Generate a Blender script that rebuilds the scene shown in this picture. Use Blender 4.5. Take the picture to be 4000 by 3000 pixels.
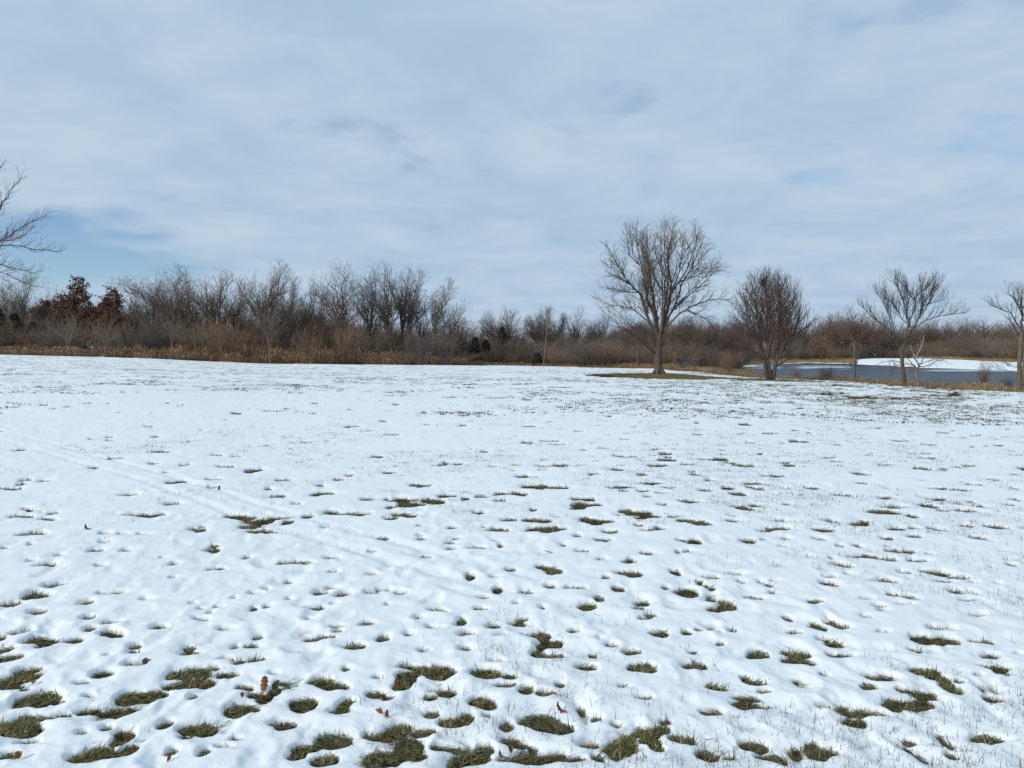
import bpy, math, random
import numpy as np
from mathutils import Vector

# ------------------------------------------------------------------ camera, sky, sun, exposure
for o in list(bpy.data.objects):
    bpy.data.objects.remove(o)
scene = bpy.context.scene
C = scene.collection
F, CX, CY, HY, EYE = 2778.0, 2000.0, 1500.0, 1385.0, 1.65      # focal length and picture centre of the photograph (4000 x 3000)
PITCH = math.atan((CY - HY) / F)
cam_data = bpy.data.cameras.new('camera')
cam_data.sensor_width = 36.0
cam_data.lens = 36.0 * F / 4000.0
cam_data.clip_start = 0.05
cam_data.clip_end = 6000
cam = bpy.data.objects.new('camera', cam_data)
cam.location = (0, 0, EYE)
cam.rotation_euler = (math.pi / 2 - PITCH, 0, 0)
C.objects.link(cam)
scene.camera = cam

SUN_AZ, SUN_EL = math.radians(-118), math.radians(27)            # azimuth from +Y towards +X: left and a little behind the camera
sun_dir = Vector((math.sin(SUN_AZ) * math.cos(SUN_EL), math.cos(SUN_AZ) * math.cos(SUN_EL), math.sin(SUN_EL)))
sd = bpy.data.lights.new('sun', 'SUN')
sd.energy = 2.5
sd.angle = math.radians(9)
sd.color = (1.0, 0.94, 0.86)
sun = bpy.data.objects.new('sun', sd)
sun.rotation_euler = sun_dir.to_track_quat('Z', 'Y').to_euler()
C.objects.link(sun)

world = bpy.data.worlds.new('World')
scene.world = world
world.use_nodes = True
nt = world.node_tree
nt.nodes.clear()
def wn(t, **kw):
    n = nt.nodes.new(t)
    for k, v in kw.items():
        setattr(n, k, v)
    return n
def wl(a, b):
    nt.links.new(a, b)
def wmath(op, a, b=None, clamp=False):
    n = wn('ShaderNodeMath', operation=op, use_clamp=clamp)
    for i, v in enumerate((a, b)):
        if v is None:
            continue
        if isinstance(v, (int, float)):
            n.inputs[i].default_value = v
        else:
            wl(v, n.inputs[i])
    return n.outputs[0]
sky = wn('ShaderNodeTexSky', sky_type='NISHITA')
sky.sun_disc = False
sky.sun_elevation = SUN_EL
sky.sun_rotation = SUN_AZ
sky.air_density = 1.0
sky.dust_density = 0.0
sky.ozone_density = 5.0
tc = wn('ShaderNodeTexCoord')
sep = wn('ShaderNodeSeparateXYZ')
wl(tc.outputs['Generated'], sep.inputs[0])
zz = wmath('ADD', wmath('ABSOLUTE', sep.outputs[2]), 0.13)
comb = wn('ShaderNodeCombineXYZ')
wl(wmath('DIVIDE', sep.outputs[0], zz), comb.inputs[0])
wl(wmath('DIVIDE', sep.outputs[1], zz), comb.inputs[1])
def wnoise(scale, detail, rough, vec, loc=(0, 0, 0), dist=0.0):
    m = wn('ShaderNodeMapping')
    m.inputs['Location'].default_value = loc
    wl(vec, m.inputs[0])
    n = wn('ShaderNodeTexNoise')
    n.inputs['Scale'].default_value = scale
    n.inputs['Detail'].default_value = detail
    n.inputs['Roughness'].default_value = rough
    n.inputs['Distortion'].default_value = dist
    wl(m.outputs[0], n.inputs[0])
    return n.outputs[0]
def wramp(v, a, b, ca=(0, 0, 0, 1), cb=(1, 1, 1, 1)):
    r = wn('ShaderNodeValToRGB')
    r.color_ramp.interpolation = 'EASE'
    r.color_ramp.elements[0].position = a
    r.color_ramp.elements[1].position = b
    r.color_ramp.elements[0].color = ca
    r.color_ramp.elements[1].color = cb
    wl(v, r.inputs[0])
    return r.outputs[0]
n_big = wnoise(1.0, 5, 0.55, comb.outputs[0], (3.1, 1.7, 0.4), 0.3)
n_mid = wnoise(2.6, 6, 0.55, comb.outputs[0], (7.3, 4.2, 1.4), 0.3)
cover = wramp(wmath('ADD', wmath('MULTIPLY', n_big, 0.5), wmath('MULTIPLY', n_mid, 0.5)), 0.26, 0.46)
# one clear gap low in the sky on the left
gap_dir = Vector(((330 - CX) / F, 1.0, (HY - 985) / F)).normalized()
gm = wn('ShaderNodeVectorMath', operation='SUBTRACT')
wl(tc.outputs['Generated'], gm.inputs[0])
gm.inputs[1].default_value = gap_dir
gs = wn('ShaderNodeVectorMath', operation='MULTIPLY')
wl(gm.outputs[0], gs.inputs[0])
gs.inputs[1].default_value = (6.5, 4.0, 17.0)
gl = wn('ShaderNodeVectorMath', operation='LENGTH')
wl(gs.outputs[0], gl.inputs[0])
gap = wramp(wmath('ADD', gl.outputs['Value'], wmath('MULTIPLY', wmath('SUBTRACT', n_mid, 0.5), 1.6)), 0.25, 1.0)
cover = wmath('MULTIPLY', wmath('MAXIMUM', cover, 0.72), wmath('MAXIMUM', gap, 0.12))
tone = wramp(wnoise(2.3, 7, 0.58, comb.outputs[0], (1.3, 9.2, 5.0), 0.4), 0.28, 0.72,
             (3.3, 4.5, 5.85, 1), (4.25, 5.3, 6.4, 1))
mix = wn('ShaderNodeMix', data_type='RGBA')
wl(cover, mix.inputs['Factor'])
wl(sky.outputs[0], mix.inputs['A'])
wl(tone, mix.inputs['B'])
bg = wn('ShaderNodeBackground')
bg.inputs['Strength'].default_value = 0.12
wl(mix.outputs['Result'], bg.inputs[0])
wl(bg.outputs[0], wn('ShaderNodeOutputWorld').inputs[0])

scene.view_settings.view_transform = 'Standard'
scene.view_settings.look = 'None'
scene.view_settings.exposure = 0.0
scene.view_settings.gamma = 1.0
scene.render.engine = 'CYCLES'
scene.cycles.use_denoising = False
scene.cycles.max_bounces = 4
scene.cycles.diffuse_bounces = 2
scene.cycles.transparent_max_bounces = 4
scene.cycles.sample_clamp_direct = 4.0
scene.cycles.sample_clamp_indirect = 3.0

rng = np.random.default_rng(7)
rnd = random.Random(11)

# ------------------------------------------------------------------ helpers
def new_mesh(name, V, faces, mat=None, col=None, smooth=False):
    """faces: list of int arrays (n, k)."""
    me = bpy.data.meshes.new(name)
    V = np.asarray(V, np.float32)
    me.vertices.add(len(V))
    me.vertices.foreach_set('co', V.ravel())
    idx = np.concatenate([np.asarray(f, np.int32).ravel() for f in faces])
    tot = np.concatenate([np.full(len(f), f.shape[1], np.int32) for f in faces])
    start = np.concatenate([[0], np.cumsum(tot)[:-1]]).astype(np.int32)
    me.loops.add(len(idx))
    me.loops.foreach_set('vertex_index', idx)
    me.polygons.add(len(tot))
    me.polygons.foreach_set('loop_start', start)
    me.polygons.foreach_set('loop_total', tot)
    if smooth:
        me.polygons.foreach_set('use_smooth', np.ones(len(tot), bool))
    if col is not None:
        a = me.color_attributes.new('tint', 'FLOAT_COLOR', 'POINT')
        c = np.ones((len(V), 4), np.float32)
        c[:, :3] = col
        a.data.foreach_set('color', c.ravel())
    me.update(calc_edges=True)
    if mat:
        me.materials.append(mat)
    return me

def obj(name, me, parent=None, loc=(0, 0, 0)):
    o = bpy.data.objects.new(name, me)
    o.location = loc
    C.objects.link(o)
    if parent:
        o.parent = parent
    return o

def tag(o, label=None, cat=None, group=None, kind=None):
    if label: o['label'] = label
    if cat: o['category'] = cat
    if group: o['group'] = group
    if kind: o['kind'] = kind
    return o

def material(name, col, rough=0.9, var=0.25, scale=6.0, bump=0.0, bump_scale=30.0, attr=False, spec=0.2, col2=None, stretch=None):
    m = bpy.data.materials.new(name)
    m.use_nodes = True
    t = m.node_tree
    b = t.nodes['Principled BSDF']
    b.inputs['Roughness'].default_value = rough
    b.inputs['Specular IOR Level'].default_value = spec
    co = t.nodes.new('ShaderNodeTexCoord')
    vec = co.outputs['Object']
    if stretch:
        mp = t.nodes.new('ShaderNodeMapping')
        mp.inputs['Scale'].default_value = stretch
        t.links.new(vec, mp.inputs[0])
        vec = mp.outputs[0]
    n = t.nodes.new('ShaderNodeTexNoise')
    n.inputs['Scale'].default_value = scale
    n.inputs['Detail'].default_value = 5
    t.links.new(vec, n.inputs[0])
    mx = t.nodes.new('ShaderNodeMix')
    mx.data_type = 'RGBA'
    rp = t.nodes.new('ShaderNodeValToRGB')
    rp.color_ramp.elements[0].position = 0.32
    rp.color_ramp.elements[1].position = 0.68
    t.links.new(n.outputs[0], rp.inputs[0])
    t.links.new(rp.outputs[0], mx.inputs['Factor'])
    if attr:
        at = t.nodes.new('ShaderNodeAttribute')
        at.attribute_name = 'tint'
        s1 = t.nodes.new('ShaderNodeMix'); s1.data_type = 'RGBA'; s1.blend_type = 'MULTIPLY'; s1.inputs['Factor'].default_value = 1
        s2 = t.nodes.new('ShaderNodeMix'); s2.data_type = 'RGBA'; s2.blend_type = 'MULTIPLY'; s2.inputs['Factor'].default_value = 1
        t.links.new(at.outputs['Color'], s1.inputs['A']); s1.inputs['B'].default_value = (1 - var,) * 3 + (1,)
        t.links.new(at.outputs['Color'], s2.inputs['A']); s2.inputs['B'].default_value = (1 + var,) * 3 + (1,)
        t.links.new(s1.outputs['Result'], mx.inputs['A'])
        t.links.new(s2.outputs['Result'], mx.inputs['B'])
    else:
        mx.inputs['A'].default_value = tuple(c * (1 - var) for c in col) + (1,)
        mx.inputs['B'].default_value = (tuple(col2) if col2 else tuple(c * (1 + var) for c in col)) + (1,)
    t.links.new(mx.outputs['Result'], b.inputs['Base Color'])
    if bump:
        n2 = t.nodes.new('ShaderNodeTexNoise')
        n2.inputs['Scale'].default_value = bump_scale
        n2.inputs['Detail'].default_value = 6
        t.links.new(vec, n2.inputs[0])
        bp = t.nodes.new('ShaderNodeBump')
        bp.inputs['Strength'].default_value = bump
        bp.inputs['Distance'].default_value = 0.02
        t.links.new(n2.outputs[0], bp.inputs['Height'])
        t.links.new(bp.outputs[0], b.inputs['Normal'])
    return m

# lattice value noise, vectorised (about -1 .. 1)
_perm = rng.random((512, 512)).astype(np.float32) * 2 - 1
def vnoise(x, y):
    xi = np.floor(x).astype(np.int64); yi = np.floor(y).astype(np.int64)
    fx = x - xi; fy = y - yi
    fx = fx * fx * fx * (fx * (fx * 6 - 15) + 10); fy = fy * fy * fy * (fy * (fy * 6 - 15) + 10)
    a = _perm[xi & 511, yi & 511]; b = _perm[(xi + 1) & 511, yi & 511]
    c = _perm[xi & 511, (yi + 1) & 511]; d = _perm[(xi + 1) & 511, (yi + 1) & 511]
    return (a + (b - a) * fx) * (1 - fy) + (c + (d - c) * fx) * fy
def fbm(x, y, s, oct=3, ox=0.0):
    r = 0; a = 1.0; t = 0
    for k in range(oct):
        r = r + a * vnoise(x * s * 2 ** k * 0.8 + y * s * 2 ** k * 0.6 + ox + k * 17.3, -x * s * 2 ** k * 0.6 + y * s * 2 ** k * 0.8 + ox * 1.7 + k * 31.9)
        t += a; a *= 0.5
    return r / t

# ------------------------------------------------------------------ lie of the land
WATER = -1.2
PROF = {  # bearing (photo column the bearing passes) : (distance ahead, height)
    -1500: [(0, 0), (20, .4), (45, 1.0), (80, 1.9), (100, 2.6), (130, 3.4), (170, 4), (600, 6)],
    0: [(0, 0), (15, .18), (45, .8), (70, 1.4), (85, 1.65), (100, 2.4), (130, 3.6), (170, 4.2), (300, 5), (600, 6)],
    500: [(0, 0), (15, .15), (45, .62), (70, 1.05), (86, 1.28), (100, 1.7), (130, 2.4), (170, 2.8), (600, 4)],
    1000: [(0, 0), (15, .08), (45, .25), (70, .4), (90, .52), (110, .7), (140, .9), (200, 1.2), (600, 3)],
    1500: [(0, 0), (45, .14), (70, .22), (95, .28), (120, .35), (200, .5), (600, 2)],
    2000: [(0, 0), (45, .08), (75, .09), (103, .06), (130, .0), (200, .0), (600, 1.5)],
    2400: [(0, 0), (40, .04), (58, .05), (80, -.1), (100, -.25), (140, -.1), (200, 0), (600, 1.5)],
    2575: [(0, 0), (40, .05), (58, .08), (75, .02), (85, 0), (100, -.3), (130, -.2), (200, 0), (600, 1.5)],
    2750: [(0, 0), (40, -.02), (55, -.03), (68, .0), (80, -.5), (100, -.8), (130, -.6), (160, -.2), (600, 1.5)],
    2860: [(0, 0), (40, -.08), (60, -.12), (72, -.8), (100, -1.15), (130, -1.35), (140, -1.35), (146, -1.15), (165, -.6), (220, 0), (600, 1)],
    3000: [(0, 0), (35, -.12), (56, -.22), (64, -.8), (72, -1.25), (85, -1.8), (190, -1.8), (205, -1.2), (225, -.5), (260, 0.3), (600, 1)],
    3150: [(0, 0), (35, -.14), (54, -.25), (62, -.85), (68, -1.25), (80, -2), (215, -2), (233, -1.2), (250, -.7), (300, .3), (600, 1)],
    3300: [(0, 0), (35, -.18), (52, -.3), (60, -.9), (66, -1.25), (78, -2), (205, -2), (218, -1.2), (235, -.5), (300, .4), (600, 1)],
    3400: [(0, 0), (30, -.2), (50, -.35), (58, -.9), (64, -1.25), (76, -2), (185, -2), (193, -1.2), (205, -.7), (240, .1), (255, .3), (300, .5), (600, 1)],
    3600: [(0, 0), (20, -.16), (46, -.45), (54, -.9), (60, -1.25), (72, -2), (145, -2), (152, -1.2), (160, -.85), (190, -.2), (225, .43), (300, .6), (600, 1)],
    3800: [(0, 0), (20, -.2), (43, -.5), (51, -.95), (57, -1.25), (70, -2), (128, -2), (136, -1.2), (145, -.85), (200, .06), (300, .4), (600, 1)],
    4000: [(0, 0), (20, -.22), (41, -.52), (48, -.95), (54, -1.25), (66, -2), (106, -2), (113, -1.2), (122, -.95), (170, -.25), (300, .4), (600, 1)],
    5500: [(0, 0), (20, -.2), (38, -.55), (45, -.95), (50, -1.25), (60, -2), (90, -2), (98, -1.2), (110, -.9), (150, -.2), (300, .4), (600, 1)],
}
EDGE = {-1500: 80, 0: 85, 500: 86, 1000: 90, 1500: 95, 2000: 103, 2400: 100, 2575: 85, 2750: 68, 2860: 60, 3000: 56, 3150: 54, 3300: 52, 3400: 50,
        3600: 46, 3800: 43, 4000: 41, 5500: 38}
FAR_SHORE = {2860: 146, 3000: 205, 3150: 233, 3300: 218, 3400: 193, 3600: 152, 3800: 136, 4000: 113, 5500: 98}
_uk = np.array([(k - CX) / F for k in PROF])
_ug = np.linspace(-1.3, 1.3, 331)
_dg = np.concatenate([np.linspace(0, 120, 361), np.linspace(121, 320, 200), np.linspace(325, 600, 56)])
_tab = np.array([np.interp(_dg, [p[0] for p in v], [p[1] for p in v]) for v in PROF.values()])
_grid = np.array([np.interp(_ug, _uk, _tab[:, j]) for j in range(len(_dg))]).T          # (u, d)
for _ in range(6):
    _grid[1:-1] = (_grid[:-2] + 2 * _grid[1:-1] + _grid[2:]) / 4
    _grid[:, 1:-1] = (_grid[:, :-2] + 2 * _grid[:, 1:-1] + _grid[:, 2:]) / 4
def hgt(x, y):
    x = np.asarray(x, float); y = np.asarray(y, float)
    yy = np.maximum(y, 0.5)
    u = np.clip(x / yy, -1.3, 1.3)
    iu = (u + 1.3) / 2.6 * 330
    jd = np.interp(np.clip(y, 0, 600), _dg, np.arange(len(_dg)))
    i0 = np.clip(np.floor(iu).astype(int), 0, 329); j0 = np.clip(np.floor(jd).astype(int), 0, len(_dg) - 2)
    a = iu - i0; b = jd - j0
    return (_grid[i0, j0] * (1 - a) + _grid[i0 + 1, j0] * a) * (1 - b) + (_grid[i0, j0 + 1] * (1 - a) + _grid[i0 + 1, j0 + 1] * a) * b
def edge_d(u):
    return np.interp(u, [(k - CX) / F for k in EDGE], list(EDGE.values()))
def far_shore(u):
    return np.interp(u, [(k - CX) / F for k in FAR_SHORE], list(FAR_SHORE.values()))
def spot(px, d):
    """the place d metres ahead on the bearing of photo column px"""
    x = (px - CX) / F * d
    return x, d, float(hgt(x, d))
def on_ground(px, py):
    """where the sight line through a photo point meets the land"""
    rx, ry, rz = px - CX, F * math.cos(PITCH) + (CY - py) * math.sin(PITCH), -F * math.sin(PITCH) + (CY - py) * math.cos(PITCH)
    z = 0.0
    for _ in range(12):
        s = (z - EYE) / rz
        x, y = rx * s, ry * s
        z = float(hgt(x, y))
    return x, y, z
def z_at(py, d):
    return EYE + (HY - py) / F * d

# ------------------------------------------------------------------ ground sheet
M_ground = material('ground_cover', (1, 1, 1), 0.95, 0.35, 5.0, 0.6, 40.0, attr=True, spec=0.1)
us = np.concatenate([np.linspace(-4, -1.0, 16)[:-1], np.linspace(-1.0, 1.0, 201), np.linspace(1.0, 4, 16)[1:]])
ds = np.concatenate([[0.4], 1.0 * np.exp(np.linspace(0, math.log(60), 90)), np.linspace(61, 320, 120), np.geomspace(330, 5000, 14)])
U, D = np.meshgrid(us, ds, indexing='ij')
X, Y = U * D, D
Z = hgt(X, np.minimum(Y, 599))
Z = Z + 0.12 * fbm(X, Y, 0.06, 2, 5.0) * np.clip((D - 110) / 40, 0, 1)
lawn = np.clip((edge_d(U) + 1.5 - D) / 1.5, 0, 1)[..., None]
litter = np.array([0.105, 0.078, 0.052]) * (0.8 + 0.25 * fbm(X, Y, 0.5, 2, 3.0))[..., None]
turf = np.array([0.055, 0.046, 0.022]) * (0.9 + 0.3 * fbm(X, Y, 0.8, 2, 9.0))[..., None] + np.array([0.02, 0.008, 0.0]) * np.clip(fbm(X, Y, 0.3, 2, 4.0), 0, 1)[..., None]
thatch = (np.clip((U - .16) / .03, 0, 1) * np.clip((.46 - U) / .03, 0, 1) * np.clip((D - 44) / 2, 0, 1))[..., None]      # drier sward under the two lawn trees
turf = turf * (1 - thatch) + np.array([0.17, 0.13, 0.055]) * (0.9 + 0.3 * fbm(X, Y, 1.2, 2, 19.0))[..., None] * thatch
tan = np.array([0.25, 0.185, 0.09]) * (0.85 + 0.3 * fbm(X, Y, 0.35, 2, 8.0))[..., None]
rightside = np.clip((U - 0.2) / 0.06, 0, 1)[..., None] * np.clip((330 - D) / 30, 0, 1)[..., None]
rough_col = litter * (1 - rightside) + tan * rightside
gcol = turf * lawn + rough_col * (1 - lawn)
gi = np.arange(U.size).reshape(U.shape)
GF = np.stack([gi[:-1, :-1], gi[1:, :-1], gi[1:, 1:], gi[:-1, 1:]], -1).reshape(-1, 4)
ground = obj('ground', new_mesh('ground', np.stack([X, Y, Z], -1).reshape(-1, 3), [GF], M_ground, np.clip(gcol, 0, 1).reshape(-1, 3), True))
tag(ground, 'winter turf and leaf litter showing where the snow has melted', kind='structure')

# ground behind the camera, one gently sloping continuation
bx_ = np.linspace(-600, 600, 41); by_ = np.linspace(-600, 0.4, 21)
BX, BY = np.meshgrid(bx_, by_, indexing='ij')
bi = np.arange(BX.size).reshape(BX.shape)
BF = np.stack([bi[:-1, :-1], bi[1:, :-1], bi[1:, 1:], bi[:-1, 1:]], -1).reshape(-1, 4)

# ------------------------------------------------------------------ snow sheet
M_snow = bpy.data.materials.new('snow')
M_snow.use_nodes = True
_t = M_snow.node_tree
_b = _t.nodes['Principled BSDF']
_b.inputs['Roughness'].default_value = 0.75
_b.inputs['Specular IOR Level'].default_value = 0.25
_co = _t.nodes.new('ShaderNodeTexCoord')
def sn(t, **kw):
    n = _t.nodes.new(t)
    for k, v in kw.items():
        setattr(n, k, v)
    return n
def snoise(scale, detail, rough=0.6):
    n = sn('ShaderNodeTexNoise')
    n.inputs['Scale'].default_value = scale; n.inputs['Detail'].default_value = detail; n.inputs['Roughness'].default_value = rough
    _t.links.new(_co.outputs['Object'], n.inputs[0])
    return n.outputs[0]
def sramp(v, a, b, ca, cb):
    r = sn('ShaderNodeValToRGB')
    r.color_ramp.elements[0].position = a; r.color_ramp.elements[1].position = b
    r.color_ramp.elements[0].color = ca; r.color_ramp.elements[1].color = cb
    _t.links.new(v, r.inputs[0])
    return r.outputs[0]
clean = sramp(snoise(0.8, 6), 0.3, 0.75, (0.83, 0.865, 0.87, 1), (0.89, 0.92, 0.92, 1))
dirt_mask = sramp(snoise(55, 3, 0.7), 0.66, 0.76, (0, 0, 0, 1), (0.55, 0.55, 0.55, 1))
dirt_zone = sramp(snoise(2.2, 3), 0.52, 0.68, (0, 0, 0, 1), (1, 1, 1, 1))
dm = sn('ShaderNodeMath', operation='MULTIPLY')
_t.links.new(dirt_mask, dm.inputs[0]); _t.links.new(dirt_zone, dm.inputs[1])
mxs = sn('ShaderNodeMix', data_type='RGBA')
_t.links.new(dm.outputs[0], mxs.inputs['Factor'])
_t.links.new(clean, mxs.inputs['A'])
mxs.inputs['B'].default_value = (0.33, 0.27, 0.19, 1)
# thin snow: the old grass shows through (a share of the cover, stored per point)
at = sn('ShaderNodeAttribute'); at.attribute_name = 'tint'
mx2 = sn('ShaderNodeMix', data_type='RGBA')
_t.links.new(mxs.outputs['Result'], mx2.inputs['A'])
mx2.inputs['B'].default_value = (0.17, 0.14, 0.06, 1)
_t.links.new(at.outputs['Fac'], mx2.inputs['Factor'])
_t.links.new(mx2.outputs['Result'], _b.inputs['Base Color'])
b1 = sn('ShaderNodeBump'); b1.inputs['Strength'].default_value = 0.35; b1.inputs['Distance'].default_value = 0.02
_t.links.new(snoise(14, 5, 0.55), b1.inputs['Height'])
b2 = sn('ShaderNodeBump'); b2.inputs['Strength'].default_value = 0.25; b2.inputs['Distance'].default_value = 0.006
_t.links.new(snoise(130, 4, 0.6), b2.inputs['Height'])
_t.links.new(b1.outputs[0], b2.inputs['Normal'])
_t.links.new(b2.outputs[0], _b.inputs['Normal'])

# melted patches (photo x, y, width, height) read off enlargements; each is placed on the land below
def zoomed(rows, ox, oy, k=0.9042):
    return [(ox + x * k, oy + y * k, w * k, h * k) for x, y, w, h in rows]
P7 = [(190,18,120,26),(755,15,55,18),(940,38,100,22),(1280,8,140,20),(1440,55,60,16),(1600,60,70,14),(180,150,140,45),(380,185,110,35),(150,225,90,30),(370,255,100,26),(500,145,90,16),(75,315,140,35),(160,352,160,40),(480,320,150,34),(380,305,60,30),(300,350,90,25),(690,295,80,30),(40,385,80,35),(1115,150,80,18),(1385,140,80,32),(1480,150,80,25),(2030,70,45,28),(2150,125,45,45),(1980,268,60,48),(2120,288,80,38),(1855,293,50,28),(1765,322,50,25),(1655,340,75,36),(815,408,100,35),(590,378,70,30),(1022,375,30,28),(910,232,25,18),(1095,213,35,14),(590,455,110,30),(440,495,110,45),(60,520,200,70),(820,540,180,50),(870,500,80,40),(990,505,130,32),(560,585,130,70),(650,585,130,55),(125,615,210,70),(540,655,90,55),(400,650,130,36),(270,675,130,36),(140,735,190,80),(510,770,100,100),(545,830,90,55),(710,715,80,50),(885,840,70,60),(750,830,60,35),(1035,445,60,28),(1380,535,140,50),(1320,630,120,70),(1500,620,80,70),(1045,645,130,75),(1145,600,70,40),(1195,570,60,50),(1890,487,210,66),(2095,490,140,50),(1740,548,90,55),(1930,575,90,40),(1860,595,60,26),(2075,620,110,80),(1870,672,60,40),(1730,730,140,55),(1850,745,120,46),(1950,705,110,55),(2010,690,70,60),(1455,785,140,90),(1680,850,200,90),(1780,810,120,110),(1420,865,130,60),(1290,850,90,60),(1225,735,60,35),(860,730,50,25),(1680,598,50,25),(2180,720,60,60),(2180,865,80,40),(1900,815,90,28),(40,860,100,50),(330,865,120,36),(830,597,50,25),(1500,478,40,16),(1245,172,25,15),(2075,212,70,20),(1465,310,50,25)]
P8 = [(185,45,120,34),(150,35,60,24),(500,8,70,22),(500,60,100,32),(410,75,40,18),(700,50,60,32),(850,70,80,16),(985,90,45,20),(1360,98,75,35),(1455,62,35,14),(1450,28,70,22),(1700,52,60,22),(1820,50,120,32),(1600,95,130,20),(1075,95,35,18),(1110,105,40,25),(165,112,60,25),(270,122,90,20),(460,125,80,30),(660,118,40,25),(750,135,105,50),(850,118,45,20),(810,102,50,22),(370,165,60,46),(320,198,100,38),(555,185,75,32),(130,208,30,30),(600,242,60,25),(930,200,110,34),(1290,178,45,18),(1180,250,45,28),(1125,142,45,20),(1305,285,60,60),(1425,285,90,26),(1220,315,70,22),(640,315,70,30),(745,310,50,30),(345,413,38,22),(100,325,120,40),(160,368,120,46),(130,405,80,50),(1070,410,110,50),(1380,410,80,30),(1450,412,100,28),(1790,345,150,56),(1880,345,100,40),(2000,355,60,14),(1740,390,60,20),(560,465,100,50),(380,345,15,15),(1010,510,45,22),(1000,590,110,28),(990,637,45,22),(1780,490,120,46),(1840,515,60,60),(1895,560,70,60),(1655,610,80,30),(1780,618,80,56),(1715,632,90,28),(2085,605,100,46),(2120,495,80,30),(1670,560,40,28),(1455,660,55,36),(60,565,80,46),(140,580,90,36),(90,690,180,70),(190,715,130,56),(600,750,130,60),(660,740,80,50),(600,790,130,50),(630,820,80,50),(450,720,60,34),(370,690,60,25),(60,860,140,80),(1310,830,110,100),(1120,860,120,56),(1220,840,30,30),(360,865,60,50),(255,870,120,28),(210,545,30,30),(495,400,25,25),(1650,150,60,25),(1720,162,70,25),(1690,190,80,16),(1610,222,60,18),(1915,135,80,30),(1990,140,40,40),(1980,172,100,14),(2000,98,50,18),(1885,98,60,12),(2155,20,50,28),(2105,105,40,12),(1530,245,50,20),(1840,300,70,22)]
PA = [(800,523,40,18),(1105,545,70,16),(1160,627,35,20),(1210,658,75,16),(1360,652,60,18),(130,825,160,22),(455,822,60,16),(410,898,90,24),(555,895,60,18),(915,895,70,32),(870,812,50,22),(1250,773,45,22),(1690,708,50,16),(1430,728,60,12),(1845,670,50,10),(2015,668,45,18),(2090,658,60,12),(2165,677,60,12),(2060,730,60,14),(1955,795,45,14),(1815,845,45,16),(1950,887,60,20),(1075,928,40,20),(250,918,40,14),(760,690,80,14),(1280,692,40,10),(1385,612,40,10),(1465,585,45,10),(2100,463,35,12),(1780,750,45,10),(235,732,50,14),(150,718,160,9),(110,588,50,12),(95,607,40,10),(405,533,30,10),(1190,815,40,12),(620,828,70,10),(530,827,50,10),(2165,873,25,16)]
PB = [(140,750,75,24),(280,777,40,18),(390,710,100,22),(320,702,50,14),(420,757,60,16),(385,793,90,20),(550,728,50,16),(600,752,90,12),(745,713,95,20),(795,800,65,28),(225,817,35,16),(1020,796,100,20),(1190,790,50,14),(1340,750,85,20),(1330,790,55,16),(1180,743,70,14),(1095,756,60,12),(1375,710,55,16),(1520,714,35,14),(1600,675,80,16),(1735,690,50,16),(1630,790,60,18),(1740,780,60,18),(1470,865,100,20),(1550,868,70,24),(1640,842,70,18),(1720,845,75,20),(1500,820,40,20),(1735,743,50,12),(1790,643,70,16),(1860,665,50,12),(1960,735,80,14),(2010,785,75,22),(2030,647,50,10),(2060,735,50,16),(2150,640,60,14),(1420,597,65,12),(1605,607,70,10),(1045,642,45,14),(935,567,55,16),(590,600,35,14),(485,577,40,10),(650,640,40,12),(750,627,30,14),(500,665,60,18),(700,690,40,10),(85,662,40,12),(285,637,40,8),(1180,567,35,8),(1030,562,30,8),(1075,572,50,8),(855,533,40,8),(785,507,35,8),(670,433,30,8),(855,442,90,7),(1070,418,50,7),(1405,450,50,7),(1610,467,40,6),(565,507,50,8),(720,850,40,18),(760,846,50,16),(580,853,80,12),(510,880,50,12),(2110,380,30,8),(2140,883,30,10),(1805,858,40,10),(1290,868,30,10),(950,688,30,8),(2170,568,30,8),(2070,530,25,8)]
patches = []
for (px, py, w, h) in zoomed(P7, 0, 2200) + zoomed(P8, 2000, 2200) + zoomed(PA, 0, 1350) + zoomed(PB, 2000, 1400):
    x, y, z = on_ground(px, py)
    x0 = on_ground(px - w / 2, py)[0]; x1 = on_ground(px + w / 2, py)[0]
    h *= .9
    ya = on_ground(px, py + h / 2)[1]; yb = on_ground(px, max(py - h / 2, 1500))[1]
    f = .84 if y < 7 else .95
    patches.append((x, y, max((x1 - x0) / 2 * f, .022), min(max((yb - ya) / 2 * f, .025), 0.8 * (x1 - x0))))
for k in range(420):                      # small chance melts further out, thicker on the right
    px = rnd.uniform(-200, 4200); py = 1560 + 520 * rnd.random() ** 1.2
    if px < 2000 and rnd.random() < 0.55:
        continue
    x, y, z = on_ground(px, py)
    r = rnd.uniform(.04, .09)
    patches.append((x, y, r * rnd.uniform(1, 2), r))

for k in range(260):                      # tiny ones close by
    px = rnd.uniform(-100, 4100); py = rnd.uniform(2050, 2980)
    x, y, z = on_ground(px, py)
    r = rnd.uniform(.015, .04)
    patches.append((x, y, r * rnd.uniform(1, 2), r))

for k in range(420):                      # the lawn carries on to both sides of the view
    y = math.sqrt(rnd.uniform(4, 420)); x = rnd.choice((-1, 1)) * (rnd.uniform(.76, 1.3) * y + .2)
    r = rnd.choice((rnd.uniform(.03, .06), rnd.uniform(.06, .14)))
    patches.append((x, y, r * rnd.uniform(1, 1.8), r))

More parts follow.
